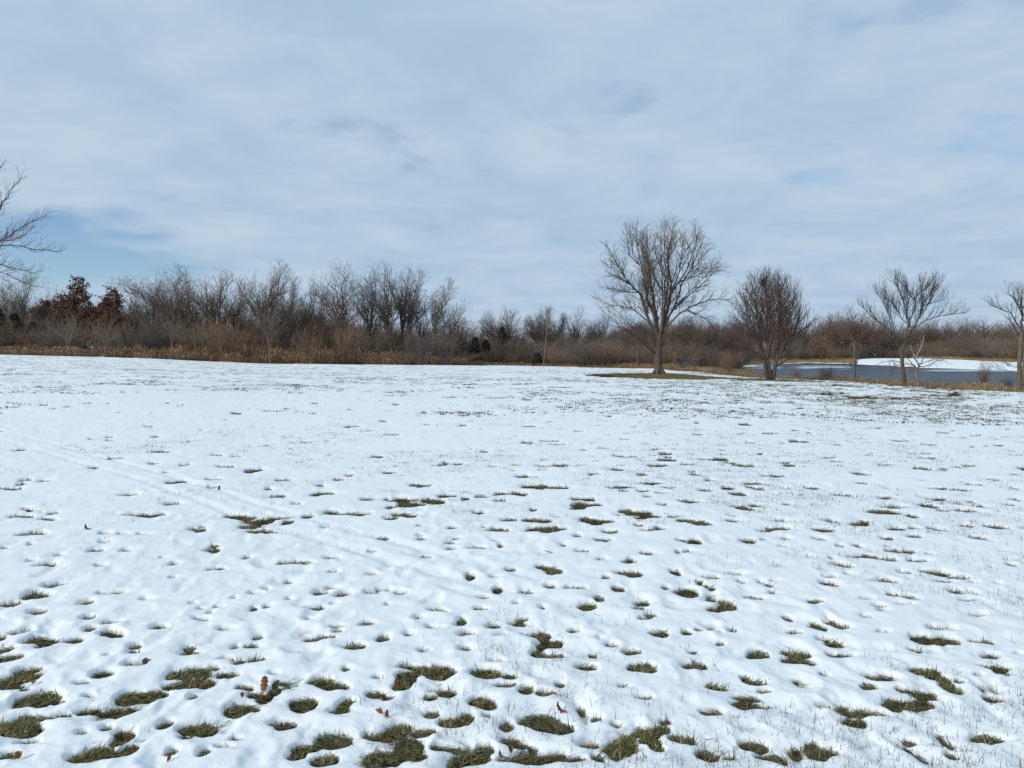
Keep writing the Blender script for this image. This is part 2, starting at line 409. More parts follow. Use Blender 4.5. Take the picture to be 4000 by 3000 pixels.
us = np.concatenate([np.linspace(-2.4, -1.3, 18)[:-1], np.linspace(-1.3, -0.76, 60)[:-1], np.linspace(-0.76, 0.76, 680), np.linspace(0.76, 1.3, 60)[1:], np.linspace(1.3, 2.4, 18)[1:]])
pys = np.concatenate([np.linspace(3250, 1480, 400)[:-1], np.linspace(1480, 1411, 44)])
ds = EYE * F / (pys - HY) * 1.0
ds = np.concatenate([[1.0, 1.6], ds[ds > 1.7], np.arange(ds.max() + 2, 112, 2.0)])
U, D = np.meshgrid(us, ds, indexing='ij')
X, Y = U * D, D
base = hgt(X, Y)
wx = fbm(X, Y, 3.0, 2, 2.0) * 0.07 + fbm(X, Y, 9.0, 3, 6.0) * 0.05
wy = fbm(X, Y, 3.0, 2, 40.0) * 0.07 + fbm(X, Y, 9.0, 3, 46.0) * 0.05
fade = np.clip(1 - (D - 18) / 60, 0.38, 1)                      # finest relief is left to the material where the mesh is coarse
T = 0.026 + 0.007 * fbm(X, Y, 0.55, 2, 1.0) + fade * np.clip(.55 + D / 25, .6, 1.3) * (0.011 * fbm(X, Y, 1.7, 3, 12.0) + 0.0075 * fbm(X + wx, Y * 1.25 + wy, 5.5, 2, 22.0) + 0.003 * fbm(X, Y, 16, 2, 60.0))
# wind crust: soft ridges
T += fade * 0.007 * (1 - 2 * np.abs(fbm(X * 0.6 + Y * 0.5 + wx * 2, Y * 1.4 - X * 0.4, 1.5, 2, 77.0)))
# shoe prints and dimples
for k in range(1100):
    px = rnd.uniform(-300, 4300); py = 1540 + 1470 * rnd.random() ** 1.1
    x, y, z = on_ground(px, py)
    rx, ry = rnd.uniform(.05, .10), rnd.uniform(.07, .15)
    iu = np.searchsorted(us, [(x - .5) / y, (x + .5) / y]); jd = np.searchsorted(ds, [y - .5, y + .5])
    s = np.s_[max(iu[0], 0):iu[1] + 1, max(jd[0], 0):jd[1] + 1]
    q = ((X[s] + wx[s] - x) / rx) ** 2 + ((Y[s] + wy[s] - y) / ry) ** 2
    T[s] += -0.010 * np.exp(-q * 0.9) + 0.004 * np.exp(-(np.sqrt(q + .01) - 1.5) ** 2 * 4)
# sledge tracks: pairs of shallow grooves
def track(pts, half, depth=0.012, wid=0.055):
    P = np.array([on_ground(*p)[:2] for p in pts])
    global T
    dist = np.full(X.shape, 9.0); side = np.zeros(X.shape)
    for a, b in zip(P[:-1], P[1:]):
        v = b - a; L = np.hypot(*v); v = v / L
        al = np.clip((X - a[0]) * v[0] + (Y - a[1]) * v[1], 0, L)
        dx = X - a[0] - al * v[0]; dy = Y - a[1] - al * v[1]
        dd = np.hypot(dx, dy)
        m = dd < dist
        dist[m] = dd[m]
        side[m] = (dx * v[1] - dy * v[0])[m]
    near = dist < 1.5
    for off in (-half, half):
        q = (side + 0.4 * wx - off)
        dep = np.minimum(depth, np.maximum(T - .010, .002))
        T = T + np.where(near, -dep * np.exp(-(q / wid) ** 2) + 0.4 * depth * np.exp(-((np.abs(q) - 2.0 * wid) / (wid * .7)) ** 2), 0)
track([(100, 1732), (640, 1885), (1066, 2034), (1500, 2155)], 0.20)
track([(2230, 2450), (3000, 2680), (4000, 2990), (4300, 3090)], 0.24, 0.011, 0.08)
track([(1500, 2155), (2000, 2330), (2230, 2450)], 0.22, 0.008, 0.09)
# melted patches
for (x, y, rx, ry) in patches:
    m = 2.6 * max(rx, ry) + 0.12
    ub = [(x + e * m) / max(y + f * m, .8) for e in (-1, 1) for f in (-1, 1)]
    iu = np.searchsorted(us, [min(ub), max(ub)]); jd = np.searchsorted(ds, [y - m, y + m])
    s = np.s_[max(iu[0] - 1, 0):iu[1] + 1, max(jd[0] - 1, 0):jd[1] + 1]
    k = min(1.0, max(rx, ry) / 0.15)
    q = ((X[s] + wx[s] * 1.1 * k - x) / rx) ** 2 + ((Y[s] + wy[s] * 1.1 * k - y) / ry) ** 2
    q = np.sqrt(q)
    T[s] *= 1 - (.35 + .4 * min(max((y - 4.5) / 5, 0), 1)) * np.exp(-(q / 1.7) ** 2)      # the snow thins out towards each opening
    w = np.clip((1.42 - q) * 1.15 + (0.30 * fbm(X[s], Y[s], 15.0, 3, 99.0) + 0.45 * fbm(X[s] * .7, Y[s], 6.0, 2, 199.0)) * k, 0, 1.0)
    w = w * w * (3 - 2 * w)
    T[s] = T[s] * (1 - w) - 0.022 * w
# bare lawn round the two big trees
def bare(px, d, rx, ry, depth=0.14):
    global T
    x, y, _ = spot(px, d)
    q = np.sqrt(((X - x) / rx) ** 2 + ((Y - y) / ry) ** 2) + 0.16 * fbm(X, Y, 0.6, 3, 15.0)
    dip = np.clip((1.1 - q) / 0.2, 0, 1)
    T = T - depth * dip
bare(2545, 54.0, 4.5, 6.2)
bare(2700, 52.5, 3.2, 3.2)
bare(2860, 51.5, 2.7, 1.6)
bare(2985, 50.5, 3.0, 2.0)
bare(3120, 49.5, 2.0, 1.0)
# a strip of snow left inside the bare lawn
x, y, _ = spot(2492, 52.2)
T += 0.19 * np.clip(1.2 - np.sqrt(((X - x) / .75) ** 2 + ((Y - y) / .55) ** 2), 0, 1)
# thin, half-melted belt on the right middle distance
thin = np.clip((0.8 * fbm(X * 0.8, Y, 0.5, 2, 33.0) + 0.9 * fbm(X, Y, 2.6, 2, 44.0)), -1, 1)
side_w = np.clip((U + 0.05) / 0.5, 0, 1) * np.clip((D - 16) / 18, 0, 1)
mid_w = np.clip((D - 22) / 20, 0, 1) * 0.45
T -= 0.05 * np.clip(thin - 0.22 + 0.12 * side_w, 0, 1) * np.maximum(side_w, mid_w) * 1.0
# outer edge
edge = edge_d(U) + 0.9 * fbm(X, Y, 0.45, 3, 71.0)
T -= 0.3 * np.clip((D - edge) / 0.6, 0, 1)
T = np.where(T > 0, 0.05 * np.minimum(np.power(np.maximum(T, 1e-6) / 0.05, 0.72), 3), np.maximum(T * 1.2, -0.04))
thin_cover = np.clip((thin - 0.12) * 2.4, 0, 1) * np.maximum(side_w * 0.75, mid_w * 0.9)
thin_cover = np.maximum(thin_cover, 0.75 * np.clip(1 - T / 0.012, 0, 1))
Z = base + T
si = np.arange(U.size).reshape(U.shape)
keep = (np.maximum(np.maximum(T[:-1, :-1], T[1:, :-1]), np.maximum(T[1:, 1:], T[:-1, 1:])) > -0.012)
SF = np.stack([si[:-1, :-1], si[1:, :-1], si[1:, 1:], si[:-1, 1:]], -1)[keep]
snow = obj('snow', new_mesh('snow', np.stack([X, Y, Z], -1).reshape(-1, 3), [SF], M_snow, np.repeat(thin_cover.reshape(-1, 1), 3, 1), True))
tag(snow, 'trampled melting snow lying over the lawn', kind='structure')
_SU, _SD, _ST = us, ds, T
def snow_t(x, y):
    iu = np.interp(x / np.maximum(y, .5), _SU, np.arange(len(_SU))); jd = np.interp(y, _SD, np.arange(len(_SD)))
    i0 = np.clip(np.floor(iu).astype(int), 0, len(_SU) - 2); j0 = np.clip(np.floor(jd).astype(int), 0, len(_SD) - 2)
    a = iu - i0; b = jd - j0
    return (_ST[i0, j0] * (1 - a) + _ST[i0 + 1, j0] * a) * (1 - b) + (_ST[i0, j0 + 1] * (1 - a) + _ST[i0 + 1, j0 + 1] * a) * b

def sheet(name, px0, px1, near, far, lift, nu=120, nd=60, seed=1.0, cut=0.25):
    """snow lying between two distances on a span of bearings, with a ragged rim"""
    uu = np.linspace((px0 - CX) / F, (px1 - CX) / F, nu); tt = np.linspace(0, 1, nd)
    UU, TT = np.meshgrid(uu, tt, indexing='ij')
    n = np.array([near(v) for v in uu])[:, None]; f = np.array([far(v) for v in uu])[:, None]
    DD = n + (f - n) * TT
    XX, YY = UU * DD, DD
    ed = np.minimum(np.minimum(TT, 1 - TT) * (f - n) / 3.0, np.minimum(UU - uu[0], uu[-1] - UU) * DD / 3.0)
    tk = lift * np.clip(ed + cut * fbm(XX, YY, 0.35, 3, seed), -1, 1)
    ZZ = hgt(XX, YY) + tk + 0.03 * fbm(XX, YY, 0.2, 2, seed)
    ii = np.arange(UU.size).reshape(UU.shape)
    kp = np.maximum(np.maximum(tk[:-1, :-1], tk[1:, :-1]), np.maximum(tk[1:, 1:], tk[:-1, 1:])) > 0
    ff = np.stack([ii[:-1, :-1], ii[1:, :-1], ii[1:, 1:], ii[:-1, 1:]], -1)[kp]
    o = obj(name, new_mesh(name, np.stack([XX, YY, ZZ], -1).reshape(-1, 3), [ff], M_snow, np.zeros(3), True))
    return o
def lerp_px(tab):
    k = [(p - CX) / F for p in tab]; v = list(tab.values())
    return lambda u: float(np.interp(u, k, v))
tag(sheet('snow_bank', 3330, 4700, lambda u: far_shore(u) + .3, lerp_px({3330: 240, 3400: 252, 3600: 228, 3800: 196, 4000: 168, 4700: 140}), 0.14, 160, 60, 3.0),
    'smooth white snow bank on the far side of the pond', kind='structure')
tag(sheet('snow_patch', 2730, 2830, lambda u: 92, lambda u: 128, 0.12, 50, 40, 9.0, 0.9), 'broken strip of snow on the tan grass beside the pond inlet', kind='structure')
tag(sheet('snow_patch', 2900, 2990, lambda u: far_shore(u) - 10, lambda u: far_shore(u) + 6, 0.12, 40, 20, 19.0, 0.5), 'ragged snow along the head of the pond', kind='structure')
tag(sheet('snow_patch', 2990, 3320, lambda u: far_shore(u) + .2, lambda u: far_shore(u) + 6, 0.10, 70, 12, 29.0, 0.9), 'thin broken snow along the far pond edge', kind='structure')
tag(sheet('snow_patch', 95, 230, lambda u: 108, lambda u: 122, 0.15, 40, 20, 49.0, 0.7), 'pale snow glimpsed between trunks deep in the left wood', kind='structure')

# snow field carried on behind the camera
sb = obj('snow_field', new_mesh('snow_field', np.stack([BX, BY, 0.03 + 0 * BX + 0.02 * fbm(BX, BY, .1, 2, 5)], -1).reshape(-1, 3), [BF], M_snow, np.zeros(3), True))
tag(sb, 'snowy lawn carrying on behind the viewer', kind='structure')

# ------------------------------------------------------------------ pond
M_water = bpy.data.materials.new('pond_water')
M_water.use_nodes = True
_t = M_water.node_tree
_b = _t.nodes['Principled BSDF']
_b.inputs['Base Color'].default_value = (0.05, 0.065, 0.09, 1)
_b.inputs['Specular IOR Level'].default_value = 0.07
_b.inputs['Roughness'].default_value = 0.3
_b.inputs['IOR'].default_value = 1.33
_co = _t.nodes.new('ShaderNodeTexCoord')
mp = sn('ShaderNodeMapping'); mp.inputs['Scale'].default_value = (0.35, 1.0, 1.0)
_t.links.new(_co.outputs['Object'], mp.inputs[0])
nz = sn('ShaderNodeTexNoise'); nz.inputs['Scale'].default_value = 1.3; nz.inputs['Detail'].default_value = 4
_t.links.new(mp.outputs[0], nz.inputs[0])
bp = sn('ShaderNodeBump'); bp.inputs['Strength'].default_value = 1.0; bp.inputs['Distance'].default_value = 0.2
_t.links.new(nz.outputs[0], bp.inputs['Height']); _t.links.new(bp.outputs[0], _b.inputs['Normal'])
mp2 = sn('ShaderNodeMapping'); mp2.inputs['Scale'].default_value = (0.02, 0.12, 1.0)
_t.links.new(_co.outputs['Object'], mp2.inputs[0])
nz2 = sn('ShaderNodeTexNoise'); nz2.inputs['Scale'].default_value = 1.0; nz2.inputs['Detail'].default_value = 6
_t.links.new(mp2.outputs[0], nz2.inputs[0])
tint = sramp(nz2.outputs[0], 0.35, 0.62, (0.006, 0.011, 0.02, 1), (0.028, 0.041, 0.064, 1))  # light and dark of the ripples painted into the water's base colour
_t.links.new(tint, _b.inputs['Base Color'])
pu = np.linspace((2780 - CX) / F, (4900 - CX) / F, 60)
pd = np.linspace(55, 245, 60)
UU, DD = np.meshgrid(pu, pd, indexing='ij')
ii = np.arange(UU.size).reshape(UU.shape)
pond = obj('water', new_mesh('water', np.stack([UU * DD, DD, 0 * DD + WATER], -1).reshape(-1, 3),
                             [np.stack([ii[:-1, :-1], ii[1:, :-1], ii[1:, 1:], ii[:-1, 1:]], -1).reshape(-1, 4)], M_water))
tag(pond, 'dark blue-grey rippled pond behind the shore grass', kind='structure')
M_ice = material('ice', (0.46, 0.52, 0.58), 0.45, 0.15, 0.6, spec=0.5)
def ice(px0, px1, d0, d1, seed):
    uu = np.linspace((px0 - CX) / F, (px1 - CX) / F, 60); dd = np.linspace(d0, d1, 50)
    UU, DD = np.meshgrid(uu, dd, indexing='ij')
    XX, YY = UU * DD, DD
    ew = np.minimum(1 - np.abs(2 * (UU - uu[0]) / (uu[-1] - uu[0]) - 1), 1 - np.abs(2 * (DD - d0) / (d1 - d0) - 1))
    v = fbm(XX * .25, YY * .9, .25, 4, seed) + 1.2 * np.clip(ew, 0, .4) - .28
    ii = np.arange(UU.size).reshape(UU.shape)
    kp = np.minimum(np.minimum(v[:-1, :-1], v[1:, :-1]), np.minimum(v[1:, 1:], v[:-1, 1:])) > 0
    ff = np.stack([ii[:-1, :-1], ii[1:, :-1], ii[1:, 1:], ii[:-1, 1:]], -1)[kp]
    return obj('ice', new_mesh('ice', np.stack([XX, YY, 0 * XX + WATER + .03], -1).reshape(-1, 3), [ff], M_ice))
tag(ice(2880, 3060, 135, 195, 4.0), 'pale streaks of ice near the head of the pond', kind='structure')
tag(ice(3080, 3330, 130, 185, 14.0), 'thin white ice streak out on the far pond', kind='structure')
tag(ice(3560, 4060, 119, 139, 24.0), 'white ice rim below the far snow bank', kind='structure')

# ------------------------------------------------------------------ blades: lawn, stubble through the snow, tall dry stands
def blades(x, y, z, L, W, tilt, az, bend, col, segs=2):
    """curved tapered blades, one per entry; returns V, F, vertex colours"""
    n = len(x)
    az = np.asarray(az); dirx, diry = np.cos(az), np.sin(az)
    px, py = -diry, dirx
    pts = []
    t0 = tilt
    cx, cy, cz = x.copy(), y.copy(), z.copy()
    rows = [(cx, cy, cz, W * 1.0)]
    for s in range(segs):
        a = t0 + bend * (s + 0.5) / segs
        cx = cx + L / segs * np.sin(a) * dirx; cy = cy + L / segs * np.sin(a) * diry; cz = cz + L / segs * np.cos(a)
        rows.append((cx, cy, cz, W * (1 - (s + 1) / segs) ** 0.7))
    V = []
    for (a, b, c, w) in rows[:-1]:
        V.append(np.stack([a - px * w, b - py * w, c], -1)); V.append(np.stack([a + px * w, b + py * w, c], -1))
    V.append(np.stack([rows[-1][0], rows[-1][1], rows[-1][2]], -1))
    k = len(V)
    V = np.stack(V, 1).reshape(-1, 3)
    o = np.arange(n)[:, None] * k
    quads = [o + np.array([[2 * s, 2 * s + 1, 2 * s + 3, 2 * s + 2]]) for s in range(segs - 1)]
    tri = o + np.array([[2 * segs - 2, 2 * segs - 1, 2 * segs]])
    F_ = ([np.concatenate(quads)] if quads else []) + [tri]
    return V, F_, np.repeat(col, k, 0)
def palette(n, cols, wts, jit=0.25):
    c = np.array(cols)[rng.choice(len(cols), n, p=np.array(wts) / sum(wts))]
    return np.clip(c * (1 + jit * rng.standard_normal((n, 1))), 0.005, 1)
M_blade = material('grass_blade', (1, 1, 1), 0.6, 0.1, 8.0, attr=True, spec=0.25)
LAWN = [(0.09, 0.105, 0.03), (0.045, 0.058, 0.018), (0.28, 0.225, 0.085), (0.13, 0.095, 0.045)]

# 1 turf in the melted patches
bx, by = [], []
for (x, y, rx, ry) in patches:
    if y > 26: continue
    den = 5600 if y < 7 else (2600 if y < 12 else 900)
    if abs(x / y) > .8: den *= .35
    n = int(den * 7.0 * (rx + .03) * (ry + .03)) + 4
    bx.append(x + rng.uniform(-1.7, 1.7, n) * (rx + .02)); by.append(y + rng.uniform(-1.7, 1.7, n) * (ry + .02))
n = 260000
d_ = 1 / rng.uniform(1 / 14.0, 1 / 2.0, n); u_ = rng.uniform(-1.2, 1.2, n)
bx = np.concatenate(bx + [u_ * d_]); by = np.concatenate(by + [d_])
tt = snow_t(bx, by)
ok = (np.arange(len(tt)) < len(tt) - n) | (tt < 0.003)
ok &= (tt < np.where(rng.random(len(tt)) < .18, 0.020, 0.006)) & (by > 1.5)
bx, by, tt = bx[ok], by[ok], tt[ok]
n = len(bx)
clump = fbm(bx, by, 9.0, 2, 88.0)
az = 2.5 * fbm(bx, by, 3.0, 2, 90.0) * math.pi + rng.normal(0, 0.9, n)
bare_w = rng.random(n)
tilt = np.where(bare_w < 0.93, rng.uniform(1.15, 1.6, n), rng.uniform(0.2, 0.9, n))
L_up = np.where(bare_w < 0.93, 1.0, .95)
L = rng.uniform(.026, .062, n) * (1 + 0.3 * clump)
colr = palette(n, LAWN, (3, 2, 3, 2.2))
V, F_, cc = blades(bx, by, hgt(bx, by) + rng.uniform(-.002, .014, n), L * L_up * (1 + .5 * np.clip((by - 6) / 6, 0, 1)), rng.uniform(.0016, .0029, n) * np.clip(by / 5, 1, 3.2), tilt, az, rng.uniform(-.25, .3, n), colr)
tag(obj('grass', new_mesh('grass', V, F_, M_blade, cc)), 'matted olive green grass in the melted patches of lawn', 'grass', kind='stuff')

# 2 stubble standing through the snow, in tufts and singly
def stubble(n_tuft, d0, d1, per, L0, L1, w, seed, bias):
    r = np.random.default_rng(seed)
    d = 1 / r.uniform(1 / d1, 1 / d0, n_tuft) if bias else np.sqrt(r.uniform(d0 ** 2, d1 ** 2, n_tuft))
    n_tuft = int(n_tuft * 1.5); d = np.concatenate([d, d[:n_tuft - len(d)]])
    u = r.uniform(-1.28, 1.28, n_tuft)
    x = u * d
    clump_ = fbm(x, d, 0.5, 3, 51.0 + seed) + 0.25 * np.clip(u * 2, -1, 1)
    clump_ = clump_ + .5 * fbm(x, d, .12, 2, 5.0 + seed)
    ok = (clump_ > r.uniform(-0.15, 0.5, n_tuft)) & (r.random(n_tuft) < np.clip((d - d0 * .92) / (d0 * (1.0 if d0 > 15 else .3)), 0, 1)) & (r.random(n_tuft) < np.clip((d1 - d) / (d1 * .4), .0, 1) ** (.5 if d1 < 90 else 0))
    x, d = x[ok], d[ok]
    ok = d < edge_d(x / d) - .3
    x, d = x[ok], d[ok]
    k = np.maximum(1, (per * 2.2 * r.random(len(x)) ** 2.5).astype(int))
    X_ = np.repeat(x, k); Y_ = np.repeat(d, k)
    m = len(X_)
    sp = np.repeat(r.uniform(.015, .10, len(x)), k)
    X_ = X_ + r.normal(0, 1, m) * sp * 1.5; Y_ = Y_ + r.normal(0, 1, m) * sp
    t_ = snow_t(X_, Y_)
    L_ = r.uniform(L0, L1, m)
    return X_, Y_, hgt(X_, Y_) + np.maximum(t_, 0) - 0.012, L_, np.full(m, w) * np.clip(Y_ / 8, .8, 2.6), r.uniform(.05, 1.0, m), r.uniform(0, 6.283, m), r.uniform(-.3, .8, m)
parts = [stubble(7500, 2.2, 9, 9, .03, .085, .0017, 3, True), stubble(11500, 6.5, 28, 14, .022, .055, .0022, 4, True), stubble(62000, 18, 95, 12, .03, .07, .0062, 5, True)]
xs, ys, zs, Ls, Ws, ti, az, be = [np.concatenate([p[i] for p in parts]) for i in range(8)]
colr = palette(len(xs), [(0.05, 0.05, 0.02), (0.15, 0.115, 0.05), (0.07, 0.055, 0.028)], (4, 2.5, 2))
far_ = ys > 20
V, F_, cc = blades(*[v[~far_] for v in (xs, ys, zs, Ls, Ws, ti, az, be)], colr[~far_])
V2, F2, c2 = blades(*[v[far_] for v in (xs, ys, zs, Ls, Ws, ti, az, be)], colr[far_], 1)
F_ = F_ + [f + len(V) for f in F2]; V = np.concatenate([V, V2]); cc = np.concatenate([cc, c2])
tag(obj('grass_stubble', new_mesh('grass_stubble', V, F_, M_blade, cc)), 'thin grass blades standing up through the snow', 'grass', kind='stuff')

# 3 short turf on the bare ground under the two big trees
n = 45000
x = rng.uniform(7.5, 23.0, n); y = rng.uniform(46.5, 61.5, n)
ok = snow_t(x, y) < 0.0
x, y = x[ok], y[ok]
n = len(x)
V, F_, cc = blades(x, y, hgt(x, y), rng.uniform(.03, .07, n), rng.uniform(.006, .012, n), rng.uniform(.2, 1.2, n), rng.uniform(0, 6.28, n), rng.uniform(0, .6, n),
                   palette(n, [(0.19, 0.16, 0.05), (0.28, 0.21, 0.08), (0.14, 0.135, 0.04)], (3, 2.5, 1.5)))
tag(obj('grass_ring', new_mesh('grass_ring', V, F_, M_blade, cc)), 'olive brown bare turf under the two largest trees', 'grass', kind='stuff')

# 4 tall dry stand along the wood
def stand(name, label, px0, px1, off0, off1, n, h0, h1, cols, wts, w, hmod=None, plume=0.0, tmax=.35):
    u = rng.uniform((px0 - CX) / F, (px1 - CX) / F, n)
    t = rng.random(n) ** 1.3
    ed = edge_d(u)
    dd = ed + off0 + (off1 - off0) * t + 0.5 * fbm(u * ed, 0 * u, .4, 2, 13.0)
    x, y = u * dd, dd
    cl = fbm(x, y, 0.55, 3, 23.0)
    H = rng.uniform(h0, h1, n) * (1 + .5 * cl) * (0.45 + 0.55 * np.clip(t * 3, 0, 1))
    if hmod is not None:
        H = H * np.interp(u, [(p - CX) / F for p in hmod], list(hmod.values()))
    az = rng.uniform(0, 6.28, n)
    c = palette(n, cols, wts, .22) * (1 + .35 * cl[:, None])
    V, F_, cc = blades(x, y, hgt(x, y) - .02, H, rng.uniform(.6, 1.4, n) * w, np.abs(rng.normal(0, tmax * .6, n)), az, rng.uniform(0, tmax * 2, n), np.clip(c, .01, 1))
    Vs, Fs, Cs = [V], list(F_), [cc]
    if plume > 0:                         # seed heads
        k = rng.random(n) < plume
        m = int(k.sum())
        tipx, tipy = x[k], y[k]
        V2, F2, c2 = blades(tipx, tipy, hgt(tipx, tipy) + H[k] * .72, H[k] * .28, np.full(m, w * 2.6), np.abs(rng.normal(.2, .3, m)), az[k], rng.uniform(.2, .9, m), np.clip(c[k] * 1.25, .01, 1))
        Fs += [f + len(V) for f in F2]
        Vs.append(V2); Cs.append(c2)
    o = obj(name, new_mesh(name, np.concatenate(Vs), Fs, M_blade, np.concatenate(Cs)))
    return tag(o, label, 'dry grass', kind='stuff')
ORANGE = [(0.29, 0.165, 0.095), (0.36, 0.225, 0.125), (0.19, 0.125, 0.09), (0.42, 0.31, 0.18)]
stand('dry_grass', 'tall rust brown dry grass in front of the left wood', -500, 1830, 0.0, 6.0, 40000, 1.0, 2.2, ORANGE, (4, 3, 3, 1), .016,
      {-500: .5, 0: .5, 350: .5, 600: .75, 800: .95, 900: 1.05, 1200: 1.0, 1650: .85, 1830: .6}, .3)
stand('dry_grass', 'low tan dry grass edging the middle of the field', 1790, 2720, 0.0, 5.0, 17000, .35, .85, [(0.30, 0.20, 0.095), (0.22, 0.135, 0.065), (0.16, 0.11, 0.06)], (3, 3, 2), .014,
      {1790: 1.1, 1900: .8, 2300: .6, 2450: 1.0, 2600: .9, 2720: .8}, .2)
stand('dry_grass', 'pale straw coloured grass along the near pond shore', 2690, 4500, 0.0, 6.5, 28000, .28, .62, [(0.32, 0.235, 0.13), (0.24, 0.17, 0.09), (0.18, 0.125, 0.07)], (3, 3, 2), .008,
      {2690: .8, 3000: .7, 3300: 1.0, 3600: .9, 4000: .95, 4500: 1}, .12)
def far_stand(name, label, px0, px1, near, far, n, h0, h1):
    u = rng.uniform((px0 - CX) / F, (px1 - CX) / F, n)
    a = np.array([near(v) for v in u]); b = np.array([far(v) for v in u])
    dd = a + (b - a) * rng.random(n)
    x, y = u * dd, dd
    cl = fbm(x, y, .12, 3, 63.0)
    H = rng.uniform(h0, h1, n) * (1 + .6 * cl)
    V, F_, cc = blades(x, y, hgt(x, y) - .05, H, rng.uniform(.02, .05, n), np.abs(rng.normal(0, .3, n)), rng.uniform(0, 6.28, n), rng.uniform(0, .6, n),
                       np.clip(palette(n, [(0.36, 0.26, 0.12), (0.28, 0.19, 0.09), (0.2, 0.14, 0.075)], (3, 2, 1.2)) * (1 + .3 * cl[:, None]), .01, 1))
    return tag(obj(name, new_mesh(name, V, F_, M_blade, cc)), label, 'dry grass', kind='stuff')
far_stand('reed_grass', 'golden grass on the far pond bank left of the snow', 2990, 3345, lambda u: far_shore(u) + 1.5, lambda u: far_shore(u) + 26, 12000, .5, 1.1)
far_stand('reed_grass', 'tan grass point reaching into the pond inlet', 2700, 2990, lambda u: 82, lambda u: 150, 9000, .35, .8)
far_stand('reed_grass', 'brown grass along the top of the far snow bank', 3560, 4200, lerp_px({3560: 228, 3800: 198, 4000: 170, 4200: 160}), lerp_px({3560: 238, 3800: 212, 4000: 190, 4200: 180}), 7000, .4, 1.0)

# ------------------------------------------------------------------ woody growth
def bark(name, col, col2=None, bump=0.7):
    return material(name, col, 0.95, 0.35, 3.0, bump, 18.0, spec=0.1, col2=col2, stretch=(5, 5, 1.0))
B_grey = bark('bark_grey', (0.175, 0.138, 0.108))
B_brown = bark('bark_brown', (0.172, 0.126, 0.094))
B_dark = bark('bark_dark', (0.128, 0.105, 0.092))
B_pale = bark('bark_pale', (0.19, 0.16, 0.125))
B_brush = bark('bark_brush', (0.275, 0.20, 0.145))
B_brush_grey = bark('bark_brush_grey', (0.227, 0.195, 0.169))
B_brush_red = bark('bark_brush_red', (0.240, 0.163, 0.130))
B_brush_dark = bark('bark_brush_dark', (0.156, 0.130, 0.114))
B_orange = bark('bark_orange', (0.25, 0.165, 0.105))
B_red = bark('bark_red', (0.158, 0.093, 0.075))
B_hero = bark('bark_hero', (0.105, 0.085, 0.065), (0.20, 0.155, 0.115))
B_birch = bark('bark_birch', (0.30, 0.27, 0.22), (0.5, 0.46, 0.40))

def unit(v):
    l = math.sqrt(v[0] * v[0] + v[1] * v[1] + v[2] * v[2]) or 1.0
    return (v[0] / l, v[1] / l, v[2] / l)
def spline(pts, n):
    """points of a smooth curve through pts, n segments, even spacing in parameter"""
    P = np.array([2 * np.array(pts[0]) - np.array(pts[1])] + [np.array(p) for p in pts] + [2 * np.array(pts[-1]) - np.array(pts[-2])], float)
    out = []
    m = len(pts) - 1
    for i in range(n + 1):
        s = min(i / n * m, m - 1e-6); k = int(s); f = s - k
        a, b, c, d = P[k:k + 4]
        out.append(tuple(0.5 * (2 * b + (c - a) * f + (2 * a - 5 * b + 4 * c - d) * f * f + (3 * b - a - 3 * c + d) * f ** 3)))
    return out
def tubes(lots):
    """lots: list of (points list, r0, r1, sides); same-length curves are built together"""
    groups = {}
    for pts, r0, r1, s in lots:
        groups.setdefault((len(pts), s), []).append((pts, r0, r1))
    Vs, Fs, off = [], [], 0
    for (n, s), g in groups.items():
        P = np.array([p[0] for p in g], float)                       # (B, n, 3)
        r0 = np.array([p[1] for p in g])[:, None]; r1 = np.array([p[2] for p in g])[:, None]
        R = r0 + (r1 - r0) * np.linspace(0, 1, n)[None, :] ** 0.85
        Tn = np.gradient(P, axis=1)
        Tn /= np.linalg.norm(Tn, axis=2, keepdims=True) + 1e-9
        ref = np.where(np.abs(Tn[:, :1, 2:3]) > 0.8, np.array([1.0, 0.13, 0]), np.array([0, 0.1, 1.0]))
        ref = np.broadcast_to(ref, Tn.shape)
        N = np.cross(Tn, ref); N /= np.linalg.norm(N, axis=2, keepdims=True) + 1e-9
        Bn = np.cross(Tn, N)
        a = np.arange(s) * 2 * math.pi / s
        ring = P[:, :, None, :] + R[:, :, None, None] * (N[:, :, None, :] * np.cos(a)[None, None, :, None] + Bn[:, :, None, :] * np.sin(a)[None, None, :, None])
        B = len(g)
        idx = off + np.arange(B * n * s).reshape(B, n, s)
        nx = np.roll(idx, -1, axis=2)
        f = np.stack([idx[:, :-1], nx[:, :-1], nx[:, 1:], idx[:, 1:]], -1).reshape(-1, 4)
        Vs.append(ring.reshape(-1, 3)); Fs.append(f)
        off += B * n * s
    return np.concatenate(Vs), [np.concatenate(Fs)]
